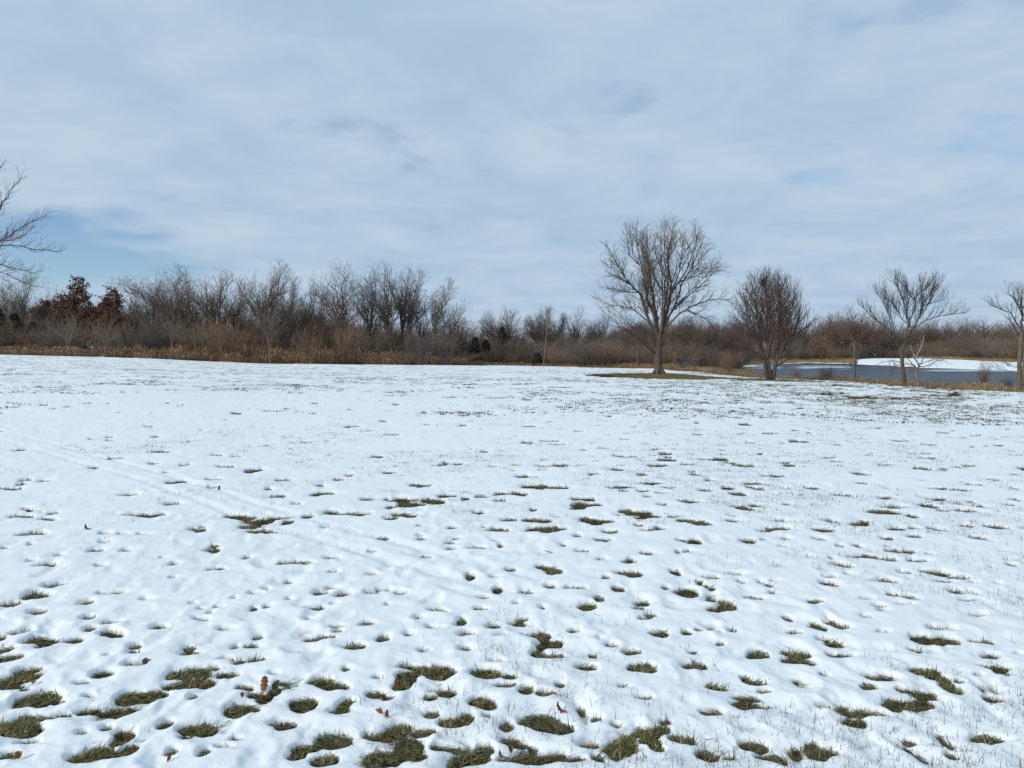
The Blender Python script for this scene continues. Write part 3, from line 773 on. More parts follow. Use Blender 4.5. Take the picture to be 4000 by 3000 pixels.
def sprout(out, pts, r0, r1, lv, S, R):
    """side shoots along a branch, level by level"""
    if lv >= len(S['len']):
        return
    n = len(pts)
    seg = [math.dist(pts[i], pts[i + 1]) for i in range(n - 1)]
    tot = sum(seg)
    want = tot * S['per'][lv]
    m = int(want) + (1 if R.random() < want - int(want) else 0)
    t0 = S['t0'][lv]
    segs = S['seg'][lv]
    up = S['up'][lv]; wig = S['wig'][lv]; env = S.get('env')
    az = R.random() * 6.28
    for i in range(m):
        t = t0 + (1 - t0) * (i + R.random()) / m
        s = t * tot; k = 0
        while k < n - 2 and s > seg[k]:
            s -= seg[k]; k += 1
        f = min(s / (seg[k] or 1), 1.0)
        a, b = pts[k], pts[k + 1]
        p = (a[0] + (b[0] - a[0]) * f, a[1] + (b[1] - a[1]) * f, a[2] + (b[2] - a[2]) * f)
        tg = unit((b[0] - a[0], b[1] - a[1], b[2] - a[2]))
        q = unit((tg[1] * 1.0 - tg[2] * 0.31, tg[2] * 0.17 - tg[0], tg[0] * 0.31 - tg[1] * 0.17))
        w = (tg[1] * q[2] - tg[2] * q[1], tg[2] * q[0] - tg[0] * q[2], tg[0] * q[1] - tg[1] * q[0])
        az += 2.4 + R.uniform(-.5, .5)
        an = S['ang'][lv] * R.uniform(.7, 1.25)
        ca, sa = math.cos(an), math.sin(an)
        c2, s2 = math.cos(az), math.sin(az)
        d = unit((tg[0] * ca + (q[0] * c2 + w[0] * s2) * sa, tg[1] * ca + (q[1] * c2 + w[1] * s2) * sa, tg[2] * ca + (q[2] * c2 + w[2] * s2) * sa + up))
        L = S['len'][lv] * R.uniform(.55, 1.2) * (1 - S['fall'][lv] * t)
        if S.get('fill') and lv == 0:
            L = .35
            while L < 4.5:
                a_ = (p[0] + d[0] * L, p[1] + d[1] * L, p[2] + d[2] * L + .06 * L * L)
                if ((a_[0] - env[0]) / env[3]) ** 2 + ((a_[1] - env[1]) / env[4]) ** 2 + abs((a_[2] - env[2]) / (env[5] if a_[2] > env[2] else env[6])) ** (1.35 if a_[2] > env[2] else 2) > 1:
                    break
                L += .15
            L *= R.uniform(.78, 1.06)
        elif env:
            tip = (p[0] + d[0] * L, p[1] + d[1] * L, p[2] + d[2] * L)
            e = ((tip[0] - env[0]) / env[3]) ** 2 + ((tip[1] - env[1]) / env[4]) ** 2 + ((tip[2] - env[2]) / (env[5] if tip[2] > env[2] else env[6])) ** 2
            if S.get('hard') and e > R.uniform(.95, 1.5):
                L *= max(.15, 1 - (math.sqrt(e) - 1) * 2.2)
            elif e > 1.2:
                L *= max(0.3, 1 - (math.sqrt(e) - 1) * 1.2)
        rr = min((r0 + (r1 - r0) * t) * 0.7, S['rad'][lv])
        c = [p]; dd = d
        st = L / segs
        for j in range(segs):
            dd = unit((dd[0] + R.uniform(-wig, wig), dd[1] + R.uniform(-wig, wig), dd[2] + R.uniform(-wig, wig) + up * .55))
            p = (p[0] + dd[0] * st, p[1] + dd[1] * st, p[2] + dd[2] * st)
            c.append(p)
        re = max(rr * .35, S['tip'])
        out.append((c, rr, re, 4 if lv == 0 and rr > .02 else 3))
        sprout(out, c, rr, re, lv + 1, S, R)

def species(scale=1.0, dens=1.0, **kw):
    S = dict(len=[2.1 * scale, .95 * scale, .48 * scale], per=[3.2 * dens / scale, 4.4 * dens / scale, 4.6 * dens / scale], t0=[.22, .2, .2], seg=[4, 2, 1], ang=[.75, .75, .7],
             up=[.12, .10, .10], wig=[.20, .22, .2], fall=[.45, .4, .3], rad=[.045, .021, .015], tip=.010)
    S.update(kw)
    return S
OPEN = species()

def root(name, label, cat, loc, group=None):
    o = bpy.data.objects.new(name, None)
    o.empty_display_size = 0.3
    o.location = loc
    C.objects.link(o)
    return tag(o, label, cat, group)

def leaf_quads(tips, per, size, R, cols, spread):
    """small folded leaves hung round the twig tips"""
    T0 = np.repeat(np.array(tips), per, 0)
    n = len(T0)
    c = T0 + R.normal(0, spread, (n, 3))
    a = R.normal(0, 1, (n, 3)); a /= np.linalg.norm(a, axis=1, keepdims=True)
    b = np.cross(a, R.normal(0, 1, (n, 3))); b /= np.linalg.norm(b, axis=1, keepdims=True) + 1e-9
    nn = np.cross(a, b)
    s = size * R.uniform(.6, 1.3, (n, 1))
    V = np.stack([c - a * s, c + b * s * .55 + nn * s * .2, c + a * s, c - b * s * .55 + nn * s * .2], 1).reshape(-1, 3)
    i = np.arange(n)[:, None] * 4
    col = np.array(cols)[R.integers(0, len(cols), n)] * R.uniform(.7, 1.3, (n, 1))
    return V, [np.concatenate([i + [[0, 1, 2]], i + [[0, 2, 3]]])], np.repeat(col, 4, 0)
M_leaf = material('dead_leaf', (1, 1, 1), 0.75, 0.15, 9.0, attr=True, spec=0.2)

def grown_tree(name, label, px, d, top, xl, xr, low, nl=11, tr=.14, S=OPEN, mat=B_brown, tmat=None, fork=None, seed=1, group=None, gnarl=.05, rise=.55, cat='tree',
               depth=.85, leaves=None, bend=0.0, elow=-.4, stems=1, lsides=5, twr=1.0):
    """a bare tree whose crown fills the outline between photo columns xl..xr and rows top..low at distance d"""
    R = random.Random(seed)
    nl = int(nl * (1.75 if nl > 8 else 1.2))
    x, y, zb = spot(px, d)
    k = d / F
    H = z_at(top, d) - zb
    z0 = max(z_at(low, d) - zb, .15)
    cx = ((xl + xr) / 2 - px) * k; ax = max((xr - xl) / 2 * k * 1.18, .3); ay = ax * depth
    zc = z0 + (H - z0) * .42
    env = (cx, 0, zc, ax, ay, H - zc, zc - z0 + .01)
    S = dict(S); S['env'] = env; S['hard'] = True
    zf = min(fork if fork is not None else 9, max(z0 * .45, .25))
    sc = min(1.6, max(.5, ax / 2.6)) * twr
    S['len'] = [v * sc * f for v, f in zip(S['len'], (1.15, 1.1, 1.0))]; S['per'] = [v / sc * f for v, f in zip(S['per'], (.54, .68, .48))]
    tops, trunk = [], []
    for s in range(stems):
        bx_ = cx * .35 * (zf / H) + bend + (s - (stems - 1) / 2) * .3
        by_ = R.uniform(-.2, .2)
        tp = spline([((s - (stems - 1) / 2) * .12, 0, -.15), (bx_ * .35 + R.uniform(-.04, .04), by_ * .4, zf * .5), (bx_, by_, zf), (bx_ + cx * .15, by_, zf + (H - zf) * .18)], 8)
        trunk.append((tp, tr * 1.25, tr * .6, 8))
        tops.append(tp)
    limbs, shoots = [], []
    for i in range(nl):
        tp = tops[i % stems]
        az = i * 2.399 + R.uniform(-.4, .4)
        el = math.asin(min(.99, math.sin(elow) + (1 - math.sin(elow)) * ((i * .618 + R.uniform(0, .12)) % 1.0)))
        e = (cx + ax * math.cos(el) * math.cos(az), ay * math.cos(el) * math.sin(az), zc + (H - zc if el > 0 else zc - z0) * math.sin(el))
        q = .55 + .45 * (i / nl)
        p0 = tp[int(round(4 + 4 * q * .99))] if i < nl - 1 else tp[-1]
        v = (e[0] - p0[0], e[1] - p0[1], e[2] - p0[2])
        m1 = (p0[0] + v[0] * .22, p0[1] + v[1] * .22, p0[2] + v[2] * (.22 + .5 * (rise - .3)))
        m2 = (p0[0] + v[0] * .6, p0[1] + v[1] * .6, p0[2] + v[2] * (.6 + .4 * (rise - .4)))
        c = spline([p0, m1, m2, e], 8)
        L = math.dist(p0, e)
        c = [c[0]] + [(a + R.gauss(0, gnarl) * L * .35, b + R.gauss(0, gnarl) * L * .35, h + R.gauss(0, gnarl) * L * .3) for a, b, h in c[1:]]
        r0 = tr * R.uniform(.36, .62)
        limbs.append((c, r0, .012, lsides))
        sprout(shoots, c, r0, .012, 0, S, R)
    o = root(name, label, cat, (x, y, zb), group)
    V, F_ = tubes(trunk)
    obj('trunk', new_mesh('trunk', V, F_, tmat or mat, None, True), o)
    V, F_ = tubes(limbs + shoots)
    crown = obj('crown', new_mesh('crown', V, F_, mat, None, False), o)
    if leaves:
        tips = [c[0][-1] for c in shoots if c[0][-1][2] > zc - (zc - z0) * .9]
        nr = np.random.default_rng(seed)
        V, F_, cc = leaf_quads(tips, leaves[0], leaves[1], nr, leaves[2], leaves[3])
        tag(obj('foliage', new_mesh('foliage', V, F_, M_leaf, cc), crown), kind='stuff')
    return o

def traced_tree(name, label, px, d, conv, trunk, limbs, S, mat, tmat, seed, r_px, group=None, extra=0):
    """a tree whose trunk and main limbs follow the photograph; each limb also leans towards or away from the viewer"""
    R = random.Random(seed)
    x, y, zb = spot(px, d)
    def loc(p, dy):
        q = conv(*p)
        return ((q[0] - px) / F * d, dy, z_at(q[1], d) - zb)
    o = root(name, label, 'tree', (x, y, zb), group)
    tr = []
    for pts, r0, r1 in trunk:
        c = spline([loc(p, 0) for p in pts], 12)
        c[0] = (c[0][0], c[0][1], -.15)
        tr.append((c, r0, r1, 12))
    V, F_ = tubes(tr)
    obj('trunk', new_mesh('trunk', V, F_, tmat, None, True), o)
    shoots = []
    for i, lb in enumerate(limbs):
        pts, r0 = lb[0], lb[1]
        reach = lb[2] if len(lb) > 2 else R.choice((-1, 1)) * R.uniform(.8, 3.0)
        start = lb[3] if len(lb) > 3 else 0.0
        m = len(pts) - 1
        P = [loc(p, start + reach * (j / m) ** 1.3) for j, p in enumerate(pts)]
        c = spline(P, 4 * m)
        c = [c[0]] + [(a + R.gauss(0, .025), b + R.gauss(0, .05), h + R.gauss(0, .025)) for a, b, h in c[1:]]
        V, F_ = tubes([(c, r0, .013, 7)])
        lo = obj('limb', new_mesh('limb', V, F_, mat, None, True), o)
        sprout(shoots, c, r0, .013, 0, S, R)
        for e in range(extra):              # limbs of the same habit towards and away from the viewer
            f = R.uniform(.35, .75); sg = 1 if (i + e) % 2 else -1
            c2 = [(a * (f if j else 1) + (c[0][0] * (1 - f) if j else 0), b + sg * (abs(a - c[0][0]) * .75 + .25 * (h - c[0][2])) * (j / (4 * m)), h) for j, (a, b, h) in enumerate(c)]
            V, F_ = tubes([(c2, r0 * .8, .012, 6)])
            obj('limb', new_mesh('limb', V, F_, mat, None, True), o)
            sprout(shoots, c2, r0 * .8, .012, 0, S, R)
    V, F_ = tubes(shoots)
    obj('crown', new_mesh('crown', V, F_, mat), o)
    return o

# ---- the big spreading tree on the lawn
Z5 = lambda x, y: (2250 + x * .4521, 820 + y * .4521)
Z6 = lambda x, y: (3100 + x * .4069, 1050 + y * .4069)
RAW = lambda x, y: (x, y)
S_hero = species(1.0, 1.0, len=[1.7, .8, .4], per=[2.5, 4.6, 3.9], ang=[.7, .75, .65], up=[.12, .10, .12], rad=[.03, .013, .0085], tip=.0048, wig=[.17, .2, .2])
S_hero['hard'] = True
S_hero['env'] = ((2588 - 2573) / F * 58, 0, z_at(1135, 58) - .08, 5.3, 4.6, (1135 - 868) / F * 58, (1410 - 1135) / F * 58)
hero_limbs = [
    ([(700,1170),(640,980),(585,830),(545,720),(470,640),(400,540),(330,420),(270,300),(215,270)], 0.128, 1.0),
    ([(705,1130),(660,900),(600,760),(575,620),(540,480),(500,300),(490,140)], 0.120, -1.2),
    ([(620,900),(560,760),(450,660),(340,600),(225,600)], 0.080, -2.2),
    ([(600,790),(620,650),(630,520),(600,400),(580,250),(620,120)], 0.088, 1.6),
    ([(715,1130),(700,960),(690,880),(650,800),(640,640),(660,500)], 0.080, 2.6),
    ([(722,1130),(740,950),(750,760),(745,560),(735,400),(720,250),(740,150)], 0.096, -2.0),
    ([(730,1100),(770,940),(800,830),(820,700),(810,540),(800,400),(830,250),(860,155)], 0.128, .8),
    ([(820,720),(870,640),(930,540),(960,420),(990,300),(965,175)], 0.080, -1.8),
    ([(740,1080),(800,930),(870,800),(940,600),(1050,480),(1150,360),(1255,285)], 0.112, 1.8),
    ([(750,1060),(850,930),(960,850),(1080,800),(1200,790),(1320,850)], 0.088, -2.6),
    ([(870,820),(1000,720),(1130,620),(1290,470)], 0.064, 2.4),
    ([(740,1180),(850,1080),(1000,1100),(1150,1105),(1280,1090)], 0.060, 2.0),
    ([(745,1240),(850,1215),(940,1150),(1100,1200)], 0.048, -2.0),
    ([(690,1250),(600,1180),(500,1090),(420,1040),(300,960),(130,830)], 0.068, -2.4),
    ([(690,1270),(590,1220),(480,1160),(330,1160),(200,1165)], 0.048, 1.6),
    ([(700,1190),(620,1060),(500,1020),(400,1040),(300,1180)], 0.044, -1.5),
    ([(815,620),(720,500),(690,330),(700,190)], 0.056, 1.2),
    ([(545,720),(430,700),(330,680),(230,640)], 0.056, 2.0),
    ([(470,640),(390,600),(290,520),(205,470)], 0.048, -1.2),
    ([(640,980),(500,860),(380,830),(280,800),(150,720)], 0.060, 2.2),
    ([(860,640),(960,600),(1080,560),(1200,560)], 0.048, -2.6),
    ([(745,700),(690,600),(650,420),(640,260)], 0.048, 2.8),
    ([(940,860),(1060,900),(1160,960),(1220,1010)], 0.036, 1.2),
    ([(545,480),(450,400),(420,250),(395,150)], 0.048, -1.4),
    ([(990,520),(1040,380),(1090,300),(1060,210)], 0.040, 1.0),
    ([(800,400),(880,300),(900,220)], 0.040, 2.2),
]
traced_tree('maple_tree', 'tallest bare tree, wide fan of grey limbs over a single trunk on bare turf', 2573, 58.0, Z5,
            [([(710,1430),(709,1395),(708,1330),(711,1250),(715,1150),(722,1060)], .40, .20)], hero_limbs, S_hero, B_hero, B_hero, 5, 0, extra=1)
# root flare of that trunk
def flare(px, d, r, n, spread, mat, label_of):
    x, y, zb = spot(px, d)
    lots = []
    for i in range(n):
        a = i / n * 6.283 + rnd.uniform(-.2, .2)
        lots.append(([(math.cos(a) * r * .62, math.sin(a) * r * .62, .75), (math.cos(a) * r * .8, math.sin(a) * r * .8, .32), (math.cos(a) * (r + spread), math.sin(a) * (r + spread), -.06)], .10, .12, 6))
    V, F_ = tubes(lots)
    o = obj('root_flare', new_mesh('root_flare', V, F_, mat, None, True), label_of)
flare(2573, 58.0, .36, 7, .20, B_hero, bpy.data.objects['maple_tree'])

# ---- the many-stemmed linden
S_lin = species(1.0, 1.0, len=[3.3, .8, .3], per=[7.0, 2.6, 2.0], t0=[.10, .3, .2], ang=[.80, .45, .4], up=[.22, .10, .08], wig=[.03, .06, .1], fall=[.70, .45, .3], rad=[.024, .012, .009], tip=.0055)
S_lin['hard'] = S_lin['fill'] = True
S_lin['env'] = ((2997 - 3000) / F * 52, 0, z_at(1262, 52) + .22, 3.3, 2.9, z_at(1052, 52) - z_at(1262, 52), z_at(1262, 52) - z_at(1395, 52))
traced_tree('linden_tree', 'round dense reddish brown tree with many stems from one base by the pond', 3000, 52.0, Z5,
            [([(1660,1475),(1640,1380),(1625,1300),(1605,1180)], .17, .10), ([(1700,1475),(1715,1380),(1730,1290),(1750,1150)], .17, .10), ([(1680,1475),(1672,1390),(1655,1290),(1650,1200)], .16, .09)],
            [([(1605,1180),(1585,1040),(1565,900),(1553,720),(1548,545)], .085, .5), ([(1650,1200),(1640,1000),(1622,800),(1612,545)], .085, -.6),
             ([(1750,1150),(1760,1000),(1768,800),(1755,540)], .09, .4), ([(1720,1330),(1790,1180),(1815,1000),(1835,800),(1868,640)], .08, -.8),
             ([(1625,1300),(1575,1150),(1520,980),(1480,800),(1465,640)], .07, .9), ([(1655,1290),(1690,1100),(1700,900),(1695,700),(1690,600)], .07, 1.4),
             ([(1690,1400),(1760,1335),(1830,1300),(1900,1285)], .06, .5), ([(1730,1290),(1840,1150),(1930,980),(1980,820)], .06, 1.0),
             ([(1605,1180),(1520,1080),(1440,960),(1400,880)], .055, -1.0), ([(1660,1250),(1670,1000),(1650,800),(1640,640)], .07, -1.8),
             ([(1735,1250),(1780,1050),(1800,850),(1795,680)], .07, 1.9), ([(1640,1250),(1560,1150),(1450,1050),(1350,980)], .05, .6), ([(1740,1250),(1850,1120),(1960,1020),(2050,930)], .05, -.6), ([(1630,1310),(1540,1240),(1430,1190),(1340,1160)], .04, -1.0), ([(1730,1310),(1850,1230),(1960,1180),(2060,1140)], .04, 1.0), ([(1720,1300),(1700,1100),(1720,900),(1730,720)], .06, -1.5)],
            S_lin, bark('bark_linden_twig', (0.135, 0.096, 0.078)), bark('bark_linden', (0.10, 0.082, 0.066)), 8, 0)
# skirt of shoots round its foot
lx, ly, lz = spot(3000, 52)
lots = []
for i in range(70):
    a = rnd.uniform(0, 6.28); r = rnd.uniform(.05, .55)
    lots.append(([(math.cos(a) * r * .6, math.sin(a) * r * .6, -.03), (math.cos(a) * r, math.sin(a) * r, rnd.uniform(.12, .3)), (math.cos(a) * r * 1.6, math.sin(a) * r * 1.6, rnd.uniform(.3, .6))], .009, .005, 3))
V, F_ = tubes(lots)
obj('basal_shoots', new_mesh('basal_shoots', V, F_, B_red), bpy.data.objects['linden_tree'])
# nest of leaves high in its crown
nx_, ny_ = (2972 - CX) / F * 52, 52 - .25
nz_ = z_at(1108, 52)
nr = np.random.default_rng(3)
pts = nr.normal(0, 1, (260, 3)); pts = pts / np.linalg.norm(pts, axis=1, keepdims=True) * nr.uniform(.3, 1, (260, 1)) * np.array([.17, .17, .34])
V, F_, cc = leaf_quads(pts, 3, .06, nr, [(.10, .045, .03), (.07, .04, .03), (.13, .06, .035)], .03)
nest = obj('leaf_nest', new_mesh('leaf_nest', V, F_, M_leaf, cc), None, (nx_, ny_, nz_))
tag(nest, 'dark brown clump of leaves, a nest, high in the round linden tree', 'nest')

# ---- right shore trees
S_elm = species(1.0, 1.0, len=[1.7, .6, .3], per=[5.5, 4.6, 3.8], ang=[.42, .45, .5], up=[.3, .16, .1], wig=[.10, .14, .18], fall=[.5, .4, .3], rad=[.017, .009, .006], tip=.0042)
S_elm['hard'] = True
S_elm['env'] = ((3552 - 3530) / F * 48, 0, z_at(1255, 48) + .55, 3.2, 2.8, (1255 - 1025) / F * 48, 2.2)
traced_tree('elm_tree', 'slim vase shaped bare tree leaning left on the near pond shore', 3530, 48.0, Z6,
            [([(1072,1130),(1058,1020),(1045,930),(1038,850),(1030,780),(1058,735)], 0.122, .11)],
            [([(1030,785),(960,650),(890,550),(780,460),(655,315)], 0.050, .8), ([(1058,735),(1085,620),(1075,500),(1020,330),(960,200),(898,115)], 0.058, -.5),
             ([(1085,600),(1130,450),(1180,330),(1120,200),(1038,80)], 0.043, .9), ([(1062,730),(1110,620),(1190,500),(1240,350),(1330,220),(1440,110)], 0.054, .4),
             ([(1110,600),(1250,490),(1400,450),(1565,440)], 0.036, -.9), ([(1200,480),(1300,330),(1400,210),(1450,195)], 0.032, 1.2),
             ([(930,590),(870,420),(800,230)], 0.029, -.8), ([(960,640),(940,450),(870,280),(830,220)], 0.029, 1.0), ([(1080,500),(1060,350),(1180,210),(1225,130)], 0.029, -1.2),
             ([(1240,360),(1340,320),(1475,305)], 0.022, .5), ([(1130,560),(1000,470),(900,380),(760,300)], 0.029, -1.4), ([(1160,540),(1250,400),(1280,250),(1310,90)], 0.032, 1.4),
             ([(1070,470),(1130,300),(1160,180)], 0.025, 1.5)], S_elm, bark('bark_elm_twig', (0.085, 0.068, 0.055)), bark('bark_elm', (0.12, 0.095, 0.068)), 12, 0)
traced_tree('birch_tree', 'short crooked tree with whitish upper limbs right of the leaning shore tree', 3585, 46.5, Z6,
            [([(1200,1130),(1188,1050),(1178,990),(1160,930)], .09, .07)],
            [([(1160,930),(1125,890),(1112,850)], .05, .2), ([(1185,1000),(1205,930),(1165,850),(1195,790),(1225,720),(1240,640)], .06, .3),
             ([(1165,850),(1135,800),(1110,740),(1095,690)], .045, -.3), ([(1205,940),(1300,930),(1400,890),(1450,860)], .035, .7), ([(1170,965),(1080,940),(960,930),(870,985)], .035, -.6),
             ([(1150,930),(1050,900),(950,880),(850,925)], .03, .9), ([(1190,920),(1260,890),(1340,870),(1400,900)], .03, -.9), ([(1175,985),(1100,970),(1040,1010),(980,1000)], .025, .5),
             ([(1205,935),(1215,880),(1230,840)], .03, -.4)],
            species(1, 1, len=[.8, .35, .2], per=[3.0, 3.5, 3.5], up=[.05, .05, .05], ang=[.7, .7, .6], rad=[.016, .009, .006], tip=.004), B_grey, B_pale, 13, 0)
for pts in ([(1165,850),(1195,790),(1225,720),(1240,640)], [(1160,845),(1133,795),(1108,735)]):     # peeling pale bark on two limbs
    bo = bpy.data.objects['birch_tree']
    q = [Z6(*p) for p in pts]
    V, F_ = tubes([(spline([((a - 3585) / F * 46.5, -.06, z_at(b, 46.5) - bo.location.z) for a, b in q], 8), .038, .022, 7)])
    tag(obj('pale_limb', new_mesh('pale_limb', V, F_, B_birch, None, True), bo), 'whitish limb with peeling bark')
S_edge = species(1.0, 1.0, len=[1.3, .55, .3], per=[4.2, 4.2, 3.6], ang=[.5, .55, .5], up=[.18, .12, .1], wig=[.1, .15, .18], rad=[.02, .010, .007], tip=.0042)
traced_tree('ash_tree', 'slender upright bare tree cut off by the right edge of the picture', 3983, 42.5, Z6,
            [([(2178,1185),(2172,1000),(2166,880),(2172,700),(2178,560)], .15, .09)],
            [([(2178,560),(2182,450),(2195,330),(2205,190)], .07, .3), ([(2175,590),(2100,440),(2020,380),(1945,330)], .045, .8), ([(2180,480),(2120,350),(2060,300)], .035, -.8),
             ([(2175,640),(2080,560),(2000,500)], .035, -.6), ([(2185,430),(2130,300),(2100,215)], .035, .6), ([(2190,500),(2280,380),(2350,250)], .045, .5), ([(2185,600),(2300,500),(2420,420)], .045, -.8),
             ([(2170,950),(2050,935),(1980,905)], .02, -.6), ([(2168,990),(2060,980),(1965,935)], .02, .6), ([(2175,900),(2260,860),(2350,850)], .025, .4), ([(2185,380),(2240,280),(2260,190)], .035, -.6)],
            S_edge, bark('bark_ash_twig', (0.095, 0.076, 0.06)), bark('bark_ash', (0.15, 0.12, 0.085)), 14, 0)
traced_tree('ash_tree', 'second thin trunk right beside the tree at the right picture edge', 3999, 43.5, Z6,
            [([(2212,1185),(2208,1000),(2210,850),(2230,650)], .09, .06)],
            [([(2230,650),(2250,500),(2260,380),(2300,260)], .045, .5), ([(2222,720),(2300,600),(2380,540)], .03, -.6), ([(2220,760),(2180,680),(2150,620)], .02, .5)], S_edge, B_grey, B_grey, 15, 0)

# ---- the tree reaching in from the left edge
S_left = species(1.0, 1.0, len=[1.25, .55, .28], per=[4.6, 4.2, 3.4], ang=[.55, .6, .55], up=[.14, .14, .14], wig=[.13, .18, .2], rad=[.018, .010, .007], tip=.0045)
traced_tree('maple_tree', 'large bare tree outside the left edge with branches reaching into the picture', -270, 42.0, lambda x, y: (x - 30, y),
            [([(-272,1470),(-270,1380),(-268,1280),(-262,1180)], 0.245, .24)],
            [([(-262,1180),(-150,1000),(0,872),(60,770),(110,690)], 0.082, .5), ([(-260,1150),(-120,980),(0,830),(50,730),(42,655)], 0.075, -.8),
             ([(-255,1220),(-100,1070),(0,965),(110,880),(190,830)], 0.068, .9), ([(-250,1230),(-100,1080),(10,962),(130,945),(222,898)], 0.068, -.9),
             ([(-245,1240),(-80,1070),(20,958),(120,965),(215,972)], 0.054, 1.6), ([(-240,1250),(-110,1080),(0,1025),(100,1050),(208,1074)], 0.054, -.4),
             ([(-262,1120),(-170,850),(-60,720),(5,640)], 0.075, 1.2), ([(-268,1100),(-300,780),(-250,560),(-240,450)], 0.095, -.6), ([(-270,1130),(-430,850),(-520,640)], 0.082, 1.0),
             ([(-275,1180),(-480,1000),(-690,900)], 0.068, -1.0), ([(-60,1080),(20,1060),(100,1100),(150,1120)], 0.027, .8), ([(-262,1150),(-180,900),(-130,700),(-90,560)], 0.068, 2.0)],
            S_left, B_dark, B_grey, 16, 0)

# ---- trees of the left wood, in front first
G = 'bare trees along the edge of the left wood'
S_osage = species(1.0, 1.15, ang=[.95, .95, .85], wig=[.34, .38, .32], up=[.2, .16, .12], len=[1.7, .8, .4])
S_shoot = species(1.0, 1.1, ang=[.65, .6, .5], up=[.15, .14, .12], wig=[.16, .18, .18], len=[1.9, .85, .42])
S_round = species(1.0, .85, ang=[.75, .75, .65], wig=[.2, .24, .22])
OAKL = [(.16, .08, .045), (.12, .065, .042), (.20, .10, .055)]
def wood(name, label, px, d, *a, **k):
    if name != 'young_tree' and px < 2400:
        d += 8.5
        a = a[:3] + (a[3] + 45,) + a[4:]
    return grown_tree(name, label, px, d, *a, group=G, **k)
wood('poplar_tree', 'pale two stemmed upright tree near the left edge of the wood', 92, 93, 1058, 30, 165, 1230, nl=9, tr=.12, S=S_shoot, mat=B_grey, tmat=B_pale, seed=21, stems=2, rise=.8)
wood('poplar_tree', 'thin upright tree at the far left behind dark evergreens', 28, 97, 1075, -30, 70, 1200, nl=7, tr=.10, S=S_shoot, mat=B_grey, seed=22, rise=.8)
wood('poplar_tree', 'thin spindly saplings rising between the pale poplar and the brown oak', 200, 98, 1110, 160, 245, 1220, nl=6, tr=.08, S=S_shoot, mat=B_grey, seed=23, rise=.8)
wood('oak_tree', 'tallest oak still holding rusty brown leaves', 300, 92, 1095, 236, 362, 1270, nl=11, tr=.15, S=species(1, .8, ang=[.8, .8, .8], tip=.006), mat=B_dark, seed=24, leaves=(10, .13, OAKL, .14))
wood('oak_tree', 'lower broad oak with rusty brown leaves right of the tallest oak', 432, 93, 1138, 368, 492, 1300, nl=11, tr=.14, S=species(1, .8, ang=[.8, .8, .8], tip=.006), mat=B_dark, seed=25, leaves=(10, .13, OAKL, .14))
wood('oak_tree', 'small brown leaved oak left of the tallest oak', 172, 97, 1163, 140, 205, 1280, nl=7, tr=.09, S=species(.8, .8, tip=.006), mat=B_dark, seed=26, leaves=(8, .12, OAKL, .14))
wood('young_tree', 'pale forked young tree standing in front of the tallest oak', 272, 85.5, 1195, 185, 365, 1330, nl=9, tr=.10, S=species(1, .4), mat=B_pale, seed=27, fork=1.5, rise=.45)
wood('young_tree', 'pale slender young tree in front of the lower oak', 420, 86, 1215, 370, 470, 1340, nl=8, tr=.08, S=species(1, .4), mat=B_pale, seed=28, fork=1.9, stems=2)
wood('young_tree', 'thin pale sapling between the two rusty oaks', 372, 87, 1240, 350, 400, 1340, nl=5, tr=.05, S=species(.8, .4), mat=B_pale, seed=29)
wood('young_tree', 'thin pale sapling right of the lower rusty oak', 466, 87, 1255, 440, 505, 1340, nl=6, tr=.055, S=species(.8, .4), mat=B_pale, seed=30)
wood('osage_tree', 'gnarled tree with heavy limbs sweeping out to the left', 800, 94, 1036, 468, 800, 1235, nl=13, tr=.24, S=S_osage, mat=B_brown, tmat=B_dark, seed=31, gnarl=.09, fork=4.4, rise=.5, elow=-.1, bend=-.2)
wood('osage_tree', 'upright bushy crowned tree just right of the gnarled sweeping one', 845, 92, 1046, 745, 945, 1230, nl=13, tr=.18, S=S_shoot, mat=B_brown, tmat=B_dark, seed=32, stems=2, gnarl=.05, fork=4.0, rise=.7)
wood('elm_tree', 'broad tall crowned tree with long whip shoots in the middle of the left wood', 1040, 91, 1022, 945, 1165, 1260, nl=15, tr=.2, S=S_shoot, mat=B_grey, tmat=B_dark, seed=33, stems=2, gnarl=.06, fork=3.6, rise=.65)
wood('young_tree', 'straight pale sapling with a clear stem left of the orange willow', 672, 88.5, 1190, 620, 720, 1290, nl=7, tr=.06, S=species(.9, .45), mat=B_pale, seed=34)
wood('young_tree', 'pale sapling leaning left below the gnarled tree', 768, 89, 1210, 690, 760, 1300, nl=7, tr=.07, S=species(.9, .45), mat=B_pale, seed=35)
wood('young_tree', 'grey straight young tree before the tall whip shoot crown', 1055, 90, 1180, 985, 1130, 1300, nl=9, tr=.09, S=species(1, .7), mat=B_grey, seed=36)
wood('thorn_tree', 'low thin crowned tree filling the dip between two taller crowns', 1200, 93, 1105, 1150, 1270, 1270, nl=10, tr=.12, S=S_shoot, mat=B_brown, seed=37)
wood('walnut_tree', 'tree with a deep open fork left of the tallest dark crowns', 1342, 94, 1022, 1228, 1420, 1230, nl=13, tr=.2, S=S_round, mat=B_brown, tmat=B_dark, seed=38, fork=5.4, rise=.6, gnarl=.06)
wood('walnut_tree', 'dark round crowned tree right of the deep forked one', 1450, 95, 1042, 1370, 1520, 1240, nl=12, tr=.16, S=S_round, mat=B_dark, seed=39, fork=4.6, stems=2, rise=.6)
wood('walnut_tree', 'tallest dark crown of the left wood, its trunk leaning left', 1522, 94, 1026, 1400, 1580, 1225, nl=13, tr=.19, S=S_round, mat=B_dark, seed=40, fork=3.8, stems=2, rise=.65)
